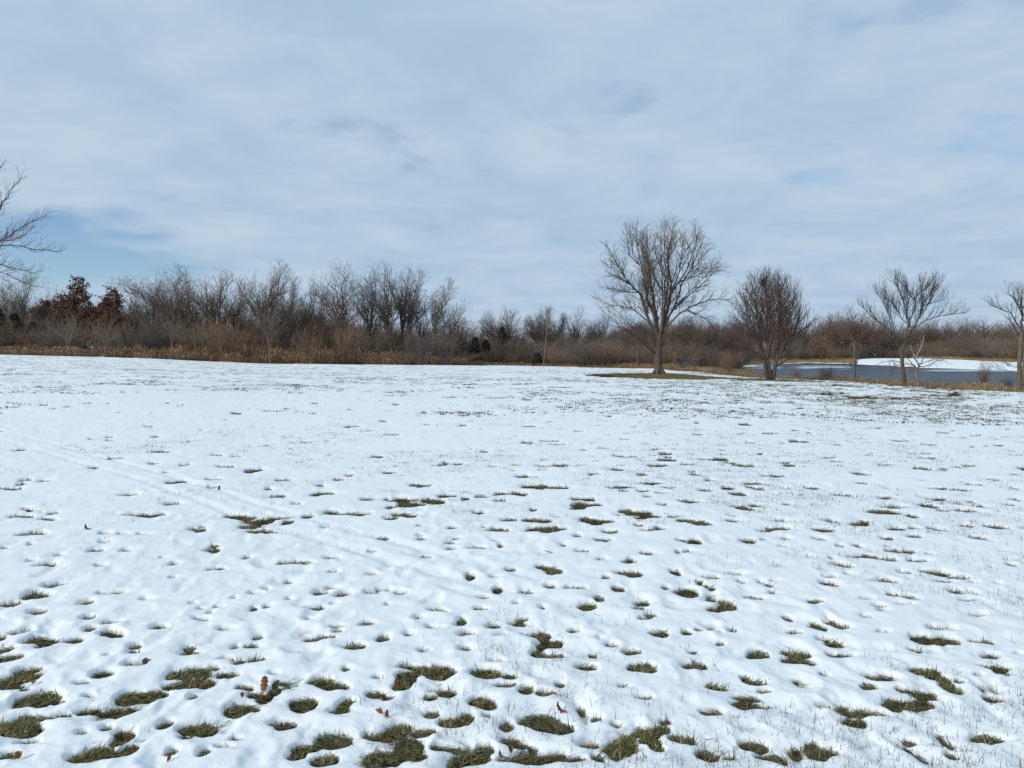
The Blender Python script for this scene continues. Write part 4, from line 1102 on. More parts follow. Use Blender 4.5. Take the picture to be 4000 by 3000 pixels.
wood('walnut_tree', 'straight trunked dark tree beside the left leaning tall one', 1572, 96, 1040, 1520, 1640, 1170, nl=11, tr=.15, S=S_round, mat=B_dark, seed=41, fork=5.5, rise=.7)
wood('walnut_tree', 'dark tree leaning right with a rounded flat crown', 1590, 94, 1056, 1580, 1692, 1200, nl=11, tr=.17, S=S_round, mat=B_dark, seed=42, fork=4.0, stems=2, rise=.7)
wood('locust_tree', 'open pale twigged tree reaching right at the end of the tall row', 1688, 94, 1085, 1690, 1800, 1240, nl=10, tr=.15, S=species(1, .9), mat=B_grey, tmat=B_dark, seed=43, fork=3.4, rise=.55)
wood('locust_tree', 'low right arm of sparse twigs arching out past the tall row', 1720, 95, 1165, 1740, 1865, 1300, nl=9, tr=.11, S=species(1, .8), mat=B_grey, tmat=B_dark, seed=44, fork=2.6, rise=.35)
wood('thorn_tree', 'small dark multi stemmed tree under the straight trunked dark crowns', 1650, 96, 1140, 1600, 1710, 1290, nl=9, tr=.10, S=S_round, mat=B_dark, seed=45, stems=2)
wood('thorn_tree', 'tangled low tree left of the deep forked tree', 1280, 91, 1180, 1225, 1340, 1330, nl=10, tr=.1, S=S_osage, mat=B_brown, seed=46)
for k_, (lb, px, top, a, b, lw) in enumerate((
        ('bare crown behind the long left limbs of the gnarled tree', 600, 1095, 530, 690, 1260), ('bare bushy crown behind the pale sapling left of the orange willow', 690, 1060, 610, 770, 1250),
        ('twiggy crown closing the gap left of the whip shoot crown', 930, 1085, 870, 1000, 1260), ('twiggy crown right behind the whip shoot crown', 1130, 1075, 1070, 1200, 1260),
        ('brown crown in the dip left of the deep forked tree', 1245, 1120, 1190, 1310, 1280),
        ('low twiggy crown left of the gnarled sweeping limbs', 520, 1150, 470, 590, 1280))):
    wood('hedge_tree', lb, px, 98, top, a, b, lw, nl=12, tr=.13, S=(S_shoot, S_osage, S_round)[k_ % 3], mat=(B_brown, B_grey)[k_ % 2], seed=80 + k_, rise=.6)
wood('thorn_tree', 'drooping low twiggy tree at the right end of the left wood', 1790, 97, 1240, 1730, 1875, 1340, nl=10, tr=.1, S=species(.8, 1.1, up=[.0, -.05, -.05]), mat=B_brown, seed=47)
# ---- middle copse
G = 'bare trees of the middle copse'
S_fan = species(.9, 1.45, ang=[.7, .7, .6], up=[.08, .08, .08], rad=[.05, .019, .013], tip=.008)
wood('oak_tree', 'round crowned bare tree, left one of the middle copse', 1990, 113, 1197, 1882, 2045, 1345, nl=15, tr=.2, S=S_fan, mat=B_grey, tmat=B_dark, seed=51, fork=2.6, rise=.6)
wood('oak_tree', 'fan crowned bare tree right behind the leaning pole', 2118, 114, 1197, 2055, 2190, 1330, nl=15, tr=.2, S=S_fan, mat=B_grey, tmat=B_dark, seed=52, fork=2.8, rise=.65)
wood('oak_tree', 'smaller brown crown to the right of the leaning pole', 2185, 116, 1222, 2150, 2225, 1340, nl=10, tr=.14, S=S_fan, mat=B_brown, seed=53, rise=.6)
wood('oak_tree', 'pale branched bare tree with open forks, right one of the middle copse', 2255, 118, 1198, 2202, 2315, 1320, nl=11, tr=.16, S=species(1, .8), mat=B_grey, seed=54, fork=3.6, rise=.6)
wood('oak_tree', 'grey dense crown just left of the tallest tree', 2345, 120, 1225, 2295, 2410, 1360, nl=13, tr=.16, S=S_fan, mat=B_grey, seed=55)
wood('young_tree', 'thin pale fork stemmed sapling before the round crowned copse tree', 1948, 105.5, 1290, 1915, 1985, 1360, nl=7, tr=.06, S=species(.8, .45), mat=B_pale, seed=56)
wood('young_tree', 'pale sapling leaning right beside the thin fork stemmed one', 1972, 106, 1310, 1985, 2020, 1370, nl=6, tr=.06, S=species(.8, .45), mat=B_pale, seed=57)
wood('young_tree', 'grey sapling bending right left of the leaning pole', 1995, 106, 1330, 2000, 2040, 1380, nl=6, tr=.05, S=species(.8, .7), mat=B_grey, seed=58)
wood('thorn_tree', 'brown brushy tree between the round crown and the left wood', 1870, 112, 1290, 1835, 1915, 1380, nl=9, tr=.08, S=S_fan, mat=B_red, seed=59)
G = 'bare trees behind the two lawn trees'
wood('thorn_tree', 'dark bare tree showing under the right limbs of the tallest tree', 2690, 128, 1238, 2620, 2745, 1370, nl=13, tr=.16, S=S_fan, mat=B_brown, seed=61)
wood('thorn_tree', 'low bare tree filling the gap between tallest tree and linden', 2790, 132, 1262, 2730, 2850, 1380, nl=12, tr=.14, S=S_fan, mat=B_brown, seed=62)
wood('thorn_tree', 'brown bare tree just left behind the linden', 2870, 138, 1255, 2815, 2935, 1385, nl=12, tr=.14, S=S_fan, mat=B_red, seed=63)
wood('thorn_tree', 'dark bare tree behind the trunk of the tallest tree', 2540, 124, 1250, 2470, 2610, 1380, nl=12, tr=.14, S=S_fan, mat=B_brown, seed=64)
wood('thorn_tree', 'grey brushy tree behind the left low limbs of the tallest tree', 2440, 121, 1262, 2380, 2500, 1380, nl=12, tr=.14, S=S_fan, mat=B_grey, seed=65)
wood('beech_tree', 'reddish tree with a few pale clinging leaves right of the linden', 3205, 236, 1300, 3165, 3240, 1398, nl=9, tr=.16, S=species(1.2, .9, tip=.012, rad=[.06, .03, .02]), mat=B_red, seed=66, leaves=(1, .16, [(.38, .24, .14), (.2, .1, .06)], .2))

# ---- poles
M_pole = material('weathered_wood', (0.19, 0.16, 0.125), 0.9, 0.25, 4, .4, 40, stretch=(8, 8, .6))
def pole(name, label, px, d, x0, y0, x1, y1, r, cross):
    X0, Y0, Z0 = spot(px, d)
    o = root(name, label, 'pole', (X0, Y0, Z0))
    b = ((x0 - px) / F * d, 0, -.1); e = ((x1 - px) / F * d, .1, z_at(y1, d) - Z0)
    V, F_ = tubes([(spline([b, tuple((p + q) / 2 for p, q in zip(b, e)), e], 6), r, r * .7, 10), ([e, (e[0], e[1], e[2] + .03)], r * .7, .01, 10)])
    obj('shaft', new_mesh('shaft', V, F_, M_pole, None, True), o)
    if cross:
        V, F_ = tubes([([(e[0] - .35, e[1] - .12, e[2] - .25), (e[0] + .35, e[1] - .12, e[2] - .25)], .05, .05, 4)])
        obj('crossarm', new_mesh('crossarm', V, F_, M_pole), o)
    return o
pole('wooden_pole', 'tall weathered wooden pole leaning right at the edge of the middle copse', 2122, 104, 2122, 1425, 2140, 1262, .085, True)
pole('wooden_post', 'short pale post left of the trunk of the tallest tree', 2488, 98, 2488, 1425, 2489, 1345, .055, False)
pole('wooden_post', 'pale slanting stake right of the trunk of the tallest tree', 2630, 92, 2628, 1425, 2640, 1375, .045, False)

# ---- evergreens
M_needle = material('needle', (1, 1, 1), 0.8, 0.2, 6.0, attr=True, spec=0.15)
def cedar(label, px, d, top, half, seed, cols=((.048, .056, .032), (.066, .062, .038), (.036, .044, .028))):
    x, y, zb = spot(px, d)
    H = z_at(top, d) - zb; R = half / F * d
    nr = np.random.default_rng(seed)
    o = root('cedar_tree', label, 'evergreen', (x, y, zb), 'dark evergreens at the wood edges')
    V, F_ = tubes([([(0, 0, -.1), (.02, 0, H * .5), (0, 0, H * .97)], .09, .015, 6)])
    obj('trunk', new_mesh('trunk', V, F_, B_dark), o)
    n = 170
    h = nr.random(n) ** .8
    lots, tips = [], []
    for i in range(n):
        hh = .04 + .94 * h[i]; a = i * 2.4 + nr.uniform(-.4, .4)
        L = R * (1 - hh) ** .75 * nr.uniform(.7, 1.1) + .08
        p0 = np.array([0, 0, hh * H]); e = p0 + np.array([math.cos(a) * L, math.sin(a) * L, L * .35])
        lots.append(([tuple(p0), tuple((p0 + e) / 2 + [0, 0, -.03]), tuple(e)], .012, .005, 3))
        for t in np.linspace(.35, 1, 6):
            tips.append(p0 + (e - p0) * t)
    V, F_ = tubes(lots)
    cr = obj('crown', new_mesh('crown', V, F_, B_dark), o)
    V, F_, cc = leaf_quads(tips, 5, .15, nr, cols, .10)
    tag(obj('foliage', new_mesh('foliage', V, F_, M_needle, cc), cr), kind='stuff')
cedar('dark pointed evergreen, larger one left of the round copse crown', 1898, 106, 1332, 34, 1)
cedar('dark evergreen hugging the left side of the larger copse evergreen', 1856, 107, 1322, 26, 2)
cedar('small squat evergreen in front of the foot of the leaning pole', 2098, 104.5, 1383, 20, 3)
cedar('narrow dark evergreen tip rising between left wood and copse', 1962, 117, 1278, 24, 4, ((.05, .04, .028), (.04, .036, .022)))
cedar('dark evergreen at the very left edge of the wood', -5, 95, 1205, 60, 5)
cedar('dark evergreen under the pale two stemmed poplar', 62, 96, 1228, 50, 6)
cedar('low dark evergreen between the poplar and the small oak', 130, 99, 1262, 38, 7)
cedar('tiny dark evergreen above the far snow bank, left one', 3762, 232, 1368, 18, 8)
cedar('tiny dark evergreen above the far snow bank, right one', 3870, 212, 1372, 16, 9)

# ---- understorey shrubs: built once per kind, then copied
def shrub_mesh(seed, w, h, nst, S, mat):
    R = random.Random(seed)
    lots = []
    for i in range(nst):
        a = i * 2.399; r = R.uniform(0, .25) * w
        b = (math.cos(a) * r, math.sin(a) * r, -.05)
        s = R.uniform(.35, 1.0)
        e = (math.cos(a) * w * .5 * s, math.sin(a) * w * .5 * s, h * R.uniform(.65, 1.0) * (1 - .35 * s * s))
        m = (b[0] + (e[0] - b[0]) * .3, b[1] + (e[1] - b[1]) * .3, e[2] * .55)
        c = spline([b, m, e], 5)
        c = [c[0]] + [(p + R.gauss(0, .06), q + R.gauss(0, .06), t + R.gauss(0, .04)) for p, q, t in c[1:]]
        lots.append((c, .03, .010, 4))
        sprout(lots, c, .03, .010, 0, S, R)
    V, F_ = tubes(lots)
    return new_mesh('shrub', V, F_, mat)
S_sh = dict(len=[1.3, .6], per=[4.2, 5.0], t0=[.12, .15], seg=[3, 2], ang=[.85, .8], up=[.12, .06], wig=[.28, .3], fall=[.3, .3], rad=[.016, .011], tip=.007)
S_far = dict(len=[1.6, .8], per=[3.4, 3.6], t0=[.12, .15], seg=[3, 2], ang=[.8, .8], up=[.15, .08], wig=[.25, .3], fall=[.3, .3], rad=[.03, .02], tip=.012)
SH = {k: shrub_mesh(100 + i, 4.2, 4.0, 20, S_sh, m) for i, (k, m) in enumerate((('grey', B_brush_grey), ('brown', B_brush), ('dark', B_brush_dark), ('brown2', B_brush), ('red', B_brush_red)))}
SH['orange'] = shrub_mesh(120, 4.5, 3.8, 18, dict(S_sh, up=[.22, .15], ang=[.6, .6], wig=[.16, .2]), B_orange)
def shrub(label, kind, px, d, wpx, top, group=None, sink=0.0, name='shrub', rot=None):
    x, y, zb = spot(px, d)
    o = obj(name, SH[kind], None, (x, y, zb - sink))
    w = wpx / F * d / 4.2; h = (z_at(top, d) - zb + sink) / 3.8
    o.scale = (w, w, h)
    o.rotation_euler = (0, 0, rnd.uniform(0, 6.28) if rot is None else rot)
    tag(o, label, 'shrub', group)
    return o
shrub('orange brown willow shrub spreading in front of the gnarled trees', 'orange', 868, 90.5, 190, 1238, name='willow_shrub')
shrub('smaller orange shrub left of the three thin saplings', 'orange', 1205, 91.5, 110, 1270, name='willow_shrub')
shrub('orange tinged shrub right under the walnut fork', 'orange', 1350, 94, 130, 1240, name='willow_shrub')
shrub('dark grey mounded bramble under the tall dark crowns', 'dark', 1640, 96.5, 150, 1285, name='bramble_shrub')
shrub('dark grey mounded bramble at the right foot of the tall row', 'dark', 1740, 97.5, 150, 1292, name='bramble_shrub')
shrub('black stemmed dense shrub right of the leaning pole', 'dark', 2300, 104, 170, 1335, name='bramble_shrub')
shrub('brown dense shrub left of the tallest tree trunk', 'brown', 2390, 104, 160, 1330, name='bramble_shrub')
shrub('thin reddish shrub standing alone in the shore grass at right', 'red', 3842, 47, 62, 1408, name='shore_shrub')
shrub('small dark twiggy shrub near the right edge by the water', 'dark', 3938, 46, 60, 1468, name='shore_shrub')
shrub('leafless brown bush beside the pond inlet', 'brown', 2845, 84, 80, 1375, name='shore_shrub')
shrub('reddish low bush on the shore right of the linden', 'red', 3110, 58, 55, 1440, name='shore_shrub')
shrub('low twiggy bush in the shore grass midway to the leaning tree', 'brown', 3230, 54, 80, 1432, name='shore_shrub')
shrub('grey brown bush behind the snow edge left of the linden', 'grey', 2690, 78, 90, 1408, name='shore_shrub')
shrub('small brown bush nearest the linden on its left', 'red', 2790, 70, 60, 1432, name='shore_shrub')
ROWS = ('front', 'second', 'third', 'fourth', 'back')
ORD = ('first', 'second', 'third', 'fourth', 'fifth', 'sixth', 'seventh', 'eighth', 'ninth', 'tenth', 'eleventh', 'twelfth')
HUE = {'grey': 'grey', 'brown': 'brown', 'brown2': 'brown', 'dark': 'dark', 'red': 'reddish', 'orange': 'orange brown', 0: 'brown', 1: 'grey', 2: 'brown', 3: 'grey', 4: 'reddish'}
MARKS = [(130, 'under the pale poplar'), (250, 'left of the tallest oak'), (500, 'under the rusty oaks'), (640, 'under the long gnarled limbs'), (780, 'below the gnarled tree'), (950, 'around the orange willow'),
         (1120, 'under the whip shoot crown'), (1270, 'in the dip between crowns'), (1420, 'under the deep forked tree'), (1600, 'under the tallest dark crowns'), (1760, 'by the dark brambles'),
         (1960, 'by the copse evergreens'), (2100, 'left of the leaning pole'), (2240, 'right of the leaning pole'), (2420, 'left of the tallest tree'), (2560, 'behind the trunk of the tallest tree'),
         (2720, 'right of the tallest tree'), (2880, 'between tallest tree and linden'), (3020, 'behind the linden'), (3180, 'right behind the linden'), (3290, 'over the golden far bank'),
         (3400, 'by the largest far crown'), (3520, 'left of the leaning shore tree'), (3640, 'right of the leaning shore tree'), (3760, 'over the left snow bank'), (3900, 'over the right snow bank'), (9999, 'at the right picture edge')]
_pending = []
def later(o, px, hue, what):
    _pending.append((o, px, hue, what))
def single_out():
    keys = {}
    for o, px, hue, what in sorted(_pending, key=lambda t: t[1]):
        mark = next(m for lim, m in MARKS if px < lim)
        keys.setdefault((hue, what, mark), []).append(o)
    for (hue, what, mark), os_ in keys.items():
        for i, o in enumerate(os_):
            o['label'] = f'{hue} {what} {mark}' + (f', {ORD[i]} from left' if len(os_) > 1 else '')
LB = 'x'
kinds = ['grey', 'brown', 'dark', 'brown2', 'red', 'brown', 'brown2', 'orange']
i = 0
for row, (off, hpx) in enumerate(((5.5, 1322), (7.0, 1275), (11, 1245), (16, 1222), (23, 1202))):
    px = -140 + row * 37
    while px < 1830:
        d = float(edge_d((px - CX) / F)) + off + rnd.uniform(-1, 1)
        top = hpx + rnd.uniform(-30, 36) + (30 if px > 1500 else 0) + (25 if px > 1350 else 0) + (15 if row == 0 else 0)
        kd = rnd.choice(kinds)
        later(shrub(LB, kd, px, d, rnd.uniform(135, 180), top, 'thicket shrubs of the left wood'), px, HUE[kd], f'shrub in {ROWS[row]} thicket row')
        px += rnd.uniform(88, 118)
LB = 'tangled bare brown shrub in the thicket of the middle copse'
for row, (off, hpx) in enumerate(((4.0, 1365), (8, 1342), (14, 1322), (20, 1305), (27, 1290))):
    px = 1815 + row * 30
    while px < 2900:
        d = float(max(edge_d((px - CX) / F), 99 + max(0, (px - 2400) * .05))) + off + rnd.uniform(-1, 1)
        kd = rnd.choice(['grey', 'brown', 'dark', 'red', 'brown2'])
        later(shrub(LB, kd, px, d, rnd.uniform(115, 150), hpx + rnd.uniform(-15, 15), 'thicket shrubs of the middle copse'), px, HUE[kd], f'shrub in {ROWS[row]} copse row')
        px += rnd.uniform(75, 100)
# upright stems at the front of the thicket
for i, (px, top, lean) in enumerate(((1128, 1285, 30), (1150, 1300, 45), (1380, 1275, 15), (1415, 1290, 0), (1480, 1300, -12), (1520, 1320, 20), (1345, 1330, 5), (1760, 1340, 10))):
    lab = ['pale stem slanting right before the whip shoot crown', 'lower pale stem slanting right next to the orange shrub', 'thin pale crooked sapling left under the walnut trees', 'thin pale upright sapling right of the crooked one',
           'forked pale sapling under the left leaning dark trunk', 'short slanting sapling at the foot of the tall dark crowns', 'short pale sapling right under the deep forked tree', 'thin sapling in front of the dark bramble mounds'][i]
    grown_tree('young_tree', lab, px, float(edge_d((px - CX) / F)) + 3.0, top, px + lean - 18, px + lean + 18, 1365, nl=4, tr=.04, S=species(.7, .5), mat=B_pale, seed=200 + i, group='pale saplings at the thicket front', fork=2.2)
grown_tree('young_tree', 'thin pale trunked sapling by the water left of the leaning shore tree', 3340, 58, 1335, 3322, 3362, 1375, nl=5, tr=.05, S=species(.7, .6), mat=B_pale, seed=301, fork=1.2)
grown_tree('young_tree', 'thin dark upright stem in the water margin before the snow bank', 3487, 50, 1400, 3478, 3500, 1440, nl=3, tr=.03, S=species(.5, .5), mat=B_dark, seed=302)

# ---- the far wood beyond the pond
FW = []
S_fw = dict(len=[2.6, 1.2, .6], per=[1.7, 2.2, 2.2], t0=[.15, .15, .2], seg=[3, 2, 1], ang=[.7, .75, .7], up=[.2, .12, .08], wig=[.2, .25, .2], fall=[.4, .3, .3], rad=[.07, .035, .022], tip=.013)
def far_tree_mesh(seed, mat, w=4.2, H=11.0):
    R = random.Random(seed)
    tr = [(spline([(0, 0, -.3), (.1, .05, 1.5), (0, .1, 4.5)], 5), .26, .16, 6)]
    lots = []
    for i in range(15):
        az = i * 2.399; el = -.25 + 1.65 * ((i + .5) / 15)
        e = (w * math.cos(el) * math.cos(az) * R.uniform(.85, 1.1), w * math.cos(el) * math.sin(az) * R.uniform(.85, 1.1), 5.6 + (H - 5.6) * math.sin(el) * R.uniform(.85, 1.05))
        p0 = (0, .05, R.uniform(1.8, 4.2))
        c = spline([p0, (e[0] * .25, e[1] * .25, p0[2] + (e[2] - p0[2]) * .45), e], 5)
        lots.append((c, .10, .02, 4))
        sprout(lots, c, .10, .02, 0, S_fw, R)
    V, F_ = tubes(tr); a = new_mesh('trunk', V, F_, mat, None, True)
    V, F_ = tubes(lots); b = new_mesh('crown', V, F_, mat)
    return a, b
for i, m in enumerate((B_brown, B_grey, B_brown, B_grey, B_red)):
    FW.append(far_tree_mesh(400 + i, m))
def far_tree(label, px, d, top, wpx, kind, group, name='far_tree'):
    x, y, zb = spot(px, d)
    o = root(name, label, 'tree', (x, y, zb), group)
    h = (z_at(top, d) - zb) / 11.0; w = wpx / F * d / 8.4
    o.scale = (w, w, h); o.rotation_euler = (0, 0, rnd.uniform(0, 6.28))
    obj('trunk', FW[kind][0], o); obj('crown', FW[kind][1], o)
    return o
far_tree('largest rounded brown crown beyond the pond, left of the leaning shore tree', 3335, 250, 1208, 190, 0, 'standout trees of the far wood')
far_tree('grey crown beside and left of the largest rounded far crown', 3255, 262, 1240, 130, 1, 'standout trees of the far wood')
far_tree('brown crown showing right of the leaning shore tree trunk', 3625, 262, 1252, 150, 2, 'standout trees of the far wood')
far_tree('low bushy crown just behind the far snow bank left end', 3450, 262, 1300, 120, 3, 'standout trees of the far wood')
LB = 'bare grey brown tree in the far wood beyond the pond'
row_tops = {2500: 1250, 2800: 1245, 3000: 1248, 3170: 1262, 3230: 1240, 3300: 1222, 3400: 1232, 3500: 1262, 3650: 1250, 3800: 1256, 4000: 1264, 4500: 1262}
for row, (d, dy) in enumerate(((268, 26), (285, 10), (302, 0))):
    px = 2480 + row * 25
    while px < 4450:
        dd = d - (max(0, px - 3600) * .06 if row < 2 else 0)
        top = float(np.interp(px, list(row_tops), list(row_tops.values()))) + dy + rnd.uniform(-12, 14)
        kd = rnd.choice((0, 1, 2, 3, 4, 0))
        later(far_tree(LB, px, dd + rnd.uniform(-4, 4), top, rnd.uniform(95, 135), kd, 'trees of the far wood'), px, HUE[kd], f'{ROWS[row * 2]} row far wood tree'.replace('third', 'middle'))
        px += rnd.uniform(52, 74)
SHF = [shrub_mesh(150 + i, 6.0, 4.2, 22, S_far, m) for i, m in enumerate((B_brush, B_brown, B_brush_grey))]
LB = 'low bare brush at the foot of the far wood'
for row, off in enumerate((0, 8, 22)):
    px = 2760 + row * 20
    while px < 4400:
        dd = float(np.interp(px, [2760, 2900, 3150, 3400, 3600, 3800, 4000, 4400], [165, 215, 256, 258, 246, 218, 196, 180])) + off
        x, y, zb = spot(px, dd)
        kd = rnd.randrange(3)
        o = obj('far_shrub', SHF[kd], None, (x, y, zb))
        s = rnd.uniform(.75, 1.15) * (1.0, 1.5, 2.0)[row]
        o.scale = (s * 1.15, s * 1.15, s)
        o.rotation_euler = (0, 0, rnd.uniform(0, 6.28))
        tag(o, LB, 'shrub', 'brush at the foot of the far wood')
        later(o, px, ('brown', 'dark', 'grey')[kd], ('low front brush of', 'taller brush of', 'tall rear brush of')[row] + ' far wood')
        px += rnd.uniform(46, 66)
# woods behind the left treeline, seen through its gaps
LB = 'bare tree deeper inside the wood behind the front treeline'
px = -180
while px < 2520:
    d = 128 + rnd.uniform(0, 14)
    top = float(np.interp(px, [-400, 0, 300, 600, 1250, 1500, 1700, 1850, 2000, 2300, 2520], [1150, 1165, 1190, 1190, 1215, 1275, 1300, 1315, 1290, 1280, 1265])) + rnd.uniform(-12, 12)
    kd = rnd.choice((0, 1, 2, 3))
    later(far_tree(LB, px, d, top, rnd.uniform(170, 230), kd, 'trees deep inside the wood', 'wood_tree'), px, HUE[kd], 'bare tree deep inside the wood')
    px += rnd.uniform(95, 135)

single_out()

# ---- fallen leaves
def leaf_mesh(seed, lobes, curl, fold):
    R = random.Random(seed)
    n = 13
    V, F_ = [], []
    for i in range(n):                       # rows along the midrib
        t = i / (n - 1)
        w = .33 * math.sin(math.pi * min(1, t * .92 + .06)) ** .8
        if lobes:
            w *= (.62 + .38 * (1 if i % 3 == 1 else (-.1 if i % 3 == 0 else .4))) * R.uniform(.85, 1.15)
        z = curl * (t - .4) ** 2 + R.uniform(-.012, .012)
        V += [(-w, t - .5, z + fold * w * w * 3 + R.uniform(-.03, .03)), (0, t - .5, z), (w, t - .5, z + fold * w * w * 3 + R.uniform(-.03, .03))]
    for i in range(n - 1):
        a = 3 * i
        F_ += [(a, a + 1, a + 4, a + 3), (a + 1, a + 2, a + 5, a + 4)]
    V = np.array(V); 
    m = len(V)
    V2 = np.concatenate([V, V + [0, 0, -.012]])
    f = np.array(F_)
    # stalk
    sb_ = len(V2)
    st = np.array([(-.012, -.5, 0), (.012, -.5, 0), (.012, -.78, -.05), (-.012, -.78, -.05), (-.012, -.5, -.02), (.012, -.5, -.02), (.012, -.78, -.07), (-.012, -.78, -.07)])
    sf = np.array([(0, 1, 2, 3), (7, 6, 5, 4), (0, 3, 7, 4), (1, 5, 6, 2)]) + sb_
    return np.concatenate([V2, st]), [np.concatenate([f, (f + m)[:, ::-1], sf])]
L_mats = {k: material('leaf_' + k, c, .7, .3, 14.0, .3, 60, spec=.25) for k, c in
          {'rust': (.19, .065, .03), 'orange': (.33, .13, .045), 'tan': (.36, .21, .105), 'grey': (.17, .125, .10), 'dark': (.075, .04, .03), 'red': (.15, .045, .028), 'brown': (.15, .085, .048)}.items()}
leaf_forms = [leaf_mesh(500 + i, lb, cu, fo) for i, (lb, cu, fo) in enumerate(((True, .5, .9), (True, 1.1, -.8), (False, .7, 1.4), (False, .3, .6), (True, .2, .3)))]
_lm = {}
def fallen_leaf(label, px, py, size, col, form, tilt=.35, rot=0.0, lift=.0):
    x, y, z = on_ground(px, py)
    t = max(float(snow_t(np.array([x]), np.array([y]))[0]), 0.0)
    key = (form, col)
    if key not in _lm:
        _lm[key] = new_mesh('leaf', leaf_forms[form][0], leaf_forms[form][1], L_mats[col], None, True)
    size *= .56
    tilt *= .9 if tilt > 1 else .5
    o = obj('fallen_leaf', _lm[key], None, (x, y, z + t + lift + .008 + size * .35 * math.sin(tilt)))
    o.scale = (size, size, size)
    o.rotation_euler = (tilt, .15, rot)
    return tag(o, label, 'leaf', 'fallen leaves on the lawn')
def z7(x, y): return x * .9042, 2200 + y * .9042
def z8(x, y): return 2000 + x * .9042, 2200 + y * .9042
def zc_(x, y): return 1400 + x * .452, 2500 + y * .452
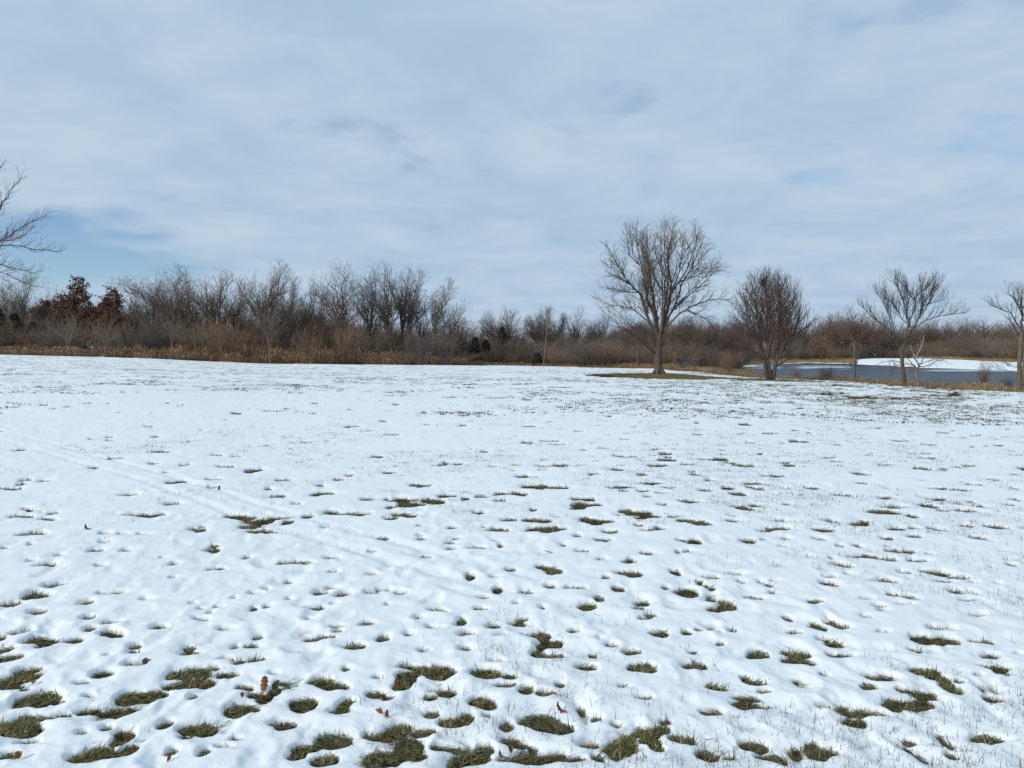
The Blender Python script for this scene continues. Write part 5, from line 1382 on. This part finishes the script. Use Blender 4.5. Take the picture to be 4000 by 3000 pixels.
for lab, p, s, col, form, tl, rt in [
    ('upright orange lobed oak leaf standing in a snow gap', z7(1142, 565), .125, 'orange', 1, 1.35, .2),
    ('dark red base leaf below the upright orange oak leaf', z7(1150, 598), .075, 'red', 2, .5, 1.2),
    ('large grey curled leaf right of the upright orange oak leaf', z7(1200, 552), .10, 'grey', 2, 1.15, -.3),
    ('small tan leaf left of the large grey curled leaf', z7(1182, 566), .05, 'tan', 3, .5, .8),
    ('flat brown leaf on the snow right of the large grey curled leaf', z7(1243, 570), .06, 'brown', 3, .3, 1.4),
    ('orange leaf tip at the top of the left grass hollow below the oak leaf', z7(1046, 606), .05, 'orange', 2, 1.0, .4),
    ('dark curled leaf at the left rim of the hollow below the oak leaf', z7(986, 650), .045, 'dark', 1, .6, .9),
    ('grey brown leaf standing like a tent at lower left', z7(628, 448), .10, 'grey', 2, .9, .5),
    ('tan leaf, left of three in the patch at the left edge', z7(78, 520), .05, 'tan', 3, .3, .3),
    ('tan leaf, middle of three in the patch at the left edge', z7(100, 530), .05, 'tan', 2, .3, 1.0),
    ('orange tan leaf at the right tip of the patch at the left edge', z7(147, 541), .055, 'tan', 3, .35, .2),
    ('orange leaf in the bottom left corner patch', z7(78, 868), .07, 'orange', 2, .5, .7),
    ('tan leaf in the long patch low at left, by the snow lump', z7(545, 832), .06, 'tan', 4, .3, 1.3),
    ('rust leaf right end of the long patch low at left', z7(575, 826), .06, 'rust', 1, .5, .5),
    ('rust leaf at the top right of the snow lump low at left', z7(560, 795), .05, 'rust', 2, .6, .2),
    ('orange leaf in the chain of patches at left centre', z7(838, 546), .05, 'orange', 2, .9, .2),
    ('rust leaf in the small round patch low at left', z7(557, 648), .045, 'rust', 2, .6, 1.1),
    ('deep red leaf at the bottom picture edge, left of centre', z7(731, 878), .055, 'red', 1, 1.2, .1),
    ('red brown curled leaf by the small patch left of centre', zc_(330, 405), .075, 'rust', 1, .6, .5),
    ('dark brown leaf above the red brown curled leaf left of centre', zc_(345, 365), .06, 'dark', 2, .7, 1.2),
    ('small red leaf in the tiny patch below the red brown curled leaf', zc_(235, 537), .05, 'red', 2, .5, .3),
    ('bright orange leaf at the left end of the long bottom patch', zc_(175, 725), .07, 'orange', 2, .4, 1.2),
    ('rust leaf next to the bright orange leaf in the long bottom patch', zc_(245, 745), .065, 'rust', 1, .5, .2),
    ('brown leaf at the lower rim of the long bottom patch', zc_(365, 808), .065, 'rust', 3, .3, 1.5),
    ('pale tan leaf beside the brown leaf on the long bottom patch rim', zc_(410, 812), .055, 'tan', 4, .3, .9),
    ('pale tan leaf, left of the pair in the patch near bottom centre', zc_(1018, 572), .065, 'tan', 3, .5, .6),
    ('tan leaf, right of the pair in the patch near bottom centre', zc_(1085, 590), .07, 'tan', 2, .4, 2.0),
    ('orange leaf at the bottom of the wide grass patch near centre', zc_(705, 368), .06, 'orange', 2, .7, .1),
    ('brown leaf at the lower left rim of the wide grass patch near centre', zc_(605, 347), .06, 'brown', 3, .3, 1.4),
    ('red brown curled leaf at the right end of the broad patch right of centre', zc_(1750, 662), .10, 'rust', 1, .5, 1.0),
    ('orange brown leaf at the left end of the broad patch right of centre', zc_(1250, 815), .06, 'orange', 3, .35, .3),
    ('tan flat leaf below the arched patch right of centre', zc_(1685, 550), .075, 'tan', 3, .2, 1.5),
    ('orange leaf in the right arm of the long bottom patch', zc_(890, 735), .045, 'orange', 2, .6, .4),
    ('long brown leaf lying across the big bottom patch', zc_(245, 945), .10, 'rust', 3, .25, 1.9),
    ('orange brown leaf at the top of the big bottom patch', zc_(465, 892), .055, 'orange', 1, .7, .3),
    ('brown leaf left in the patch cut by the bottom edge at centre', zc_(1235, 1048), .06, 'rust', 1, .5, .8),
    ('tan brown leaf at the top of the patch cut by the bottom edge at centre', zc_(1312, 1020), .06, 'brown', 2, .8, .2),
    ('dark brown leaf left of the round patch at lower right', z8(1222, 838), .055, 'dark', 2, .6, .7),
    ('rust leaf in the small hollow right of the bottom centre leaves', z8(130, 207), .065, 'rust', 3, .4, .4),
    ('red brown leaf under the flat patch at right of centre', z8(240, 126), .075, 'rust', 3, .2, 1.6),
    ('rust leaf in the upper patch right of centre', z8(195, 40), .05, 'rust', 2, .6, .4),
    ('dark red leaf in a small hollow at right', z8(1178, 250), .06, 'red', 1, .5, .9),
    ('maroon maple leaf lying on clean snow at centre', (2140, 2176), .115, 'red', 4, .25, 1.4),
    ('maroon leaf in the small hollow further up at centre', (2077, 1998), .075, 'red', 1, .4, .3),
    ('upright red leaf standing by the sledge track', (856, 1925), .10, 'rust', 1, 1.4, .2),
    ('dark red leaf on the snow at the left beside a grass tuft', (340, 2083), .11, 'red', 1, .6, 1.3),
]:
    fallen_leaf(lab, p[0], p[1], s, col, form, tl, rt)
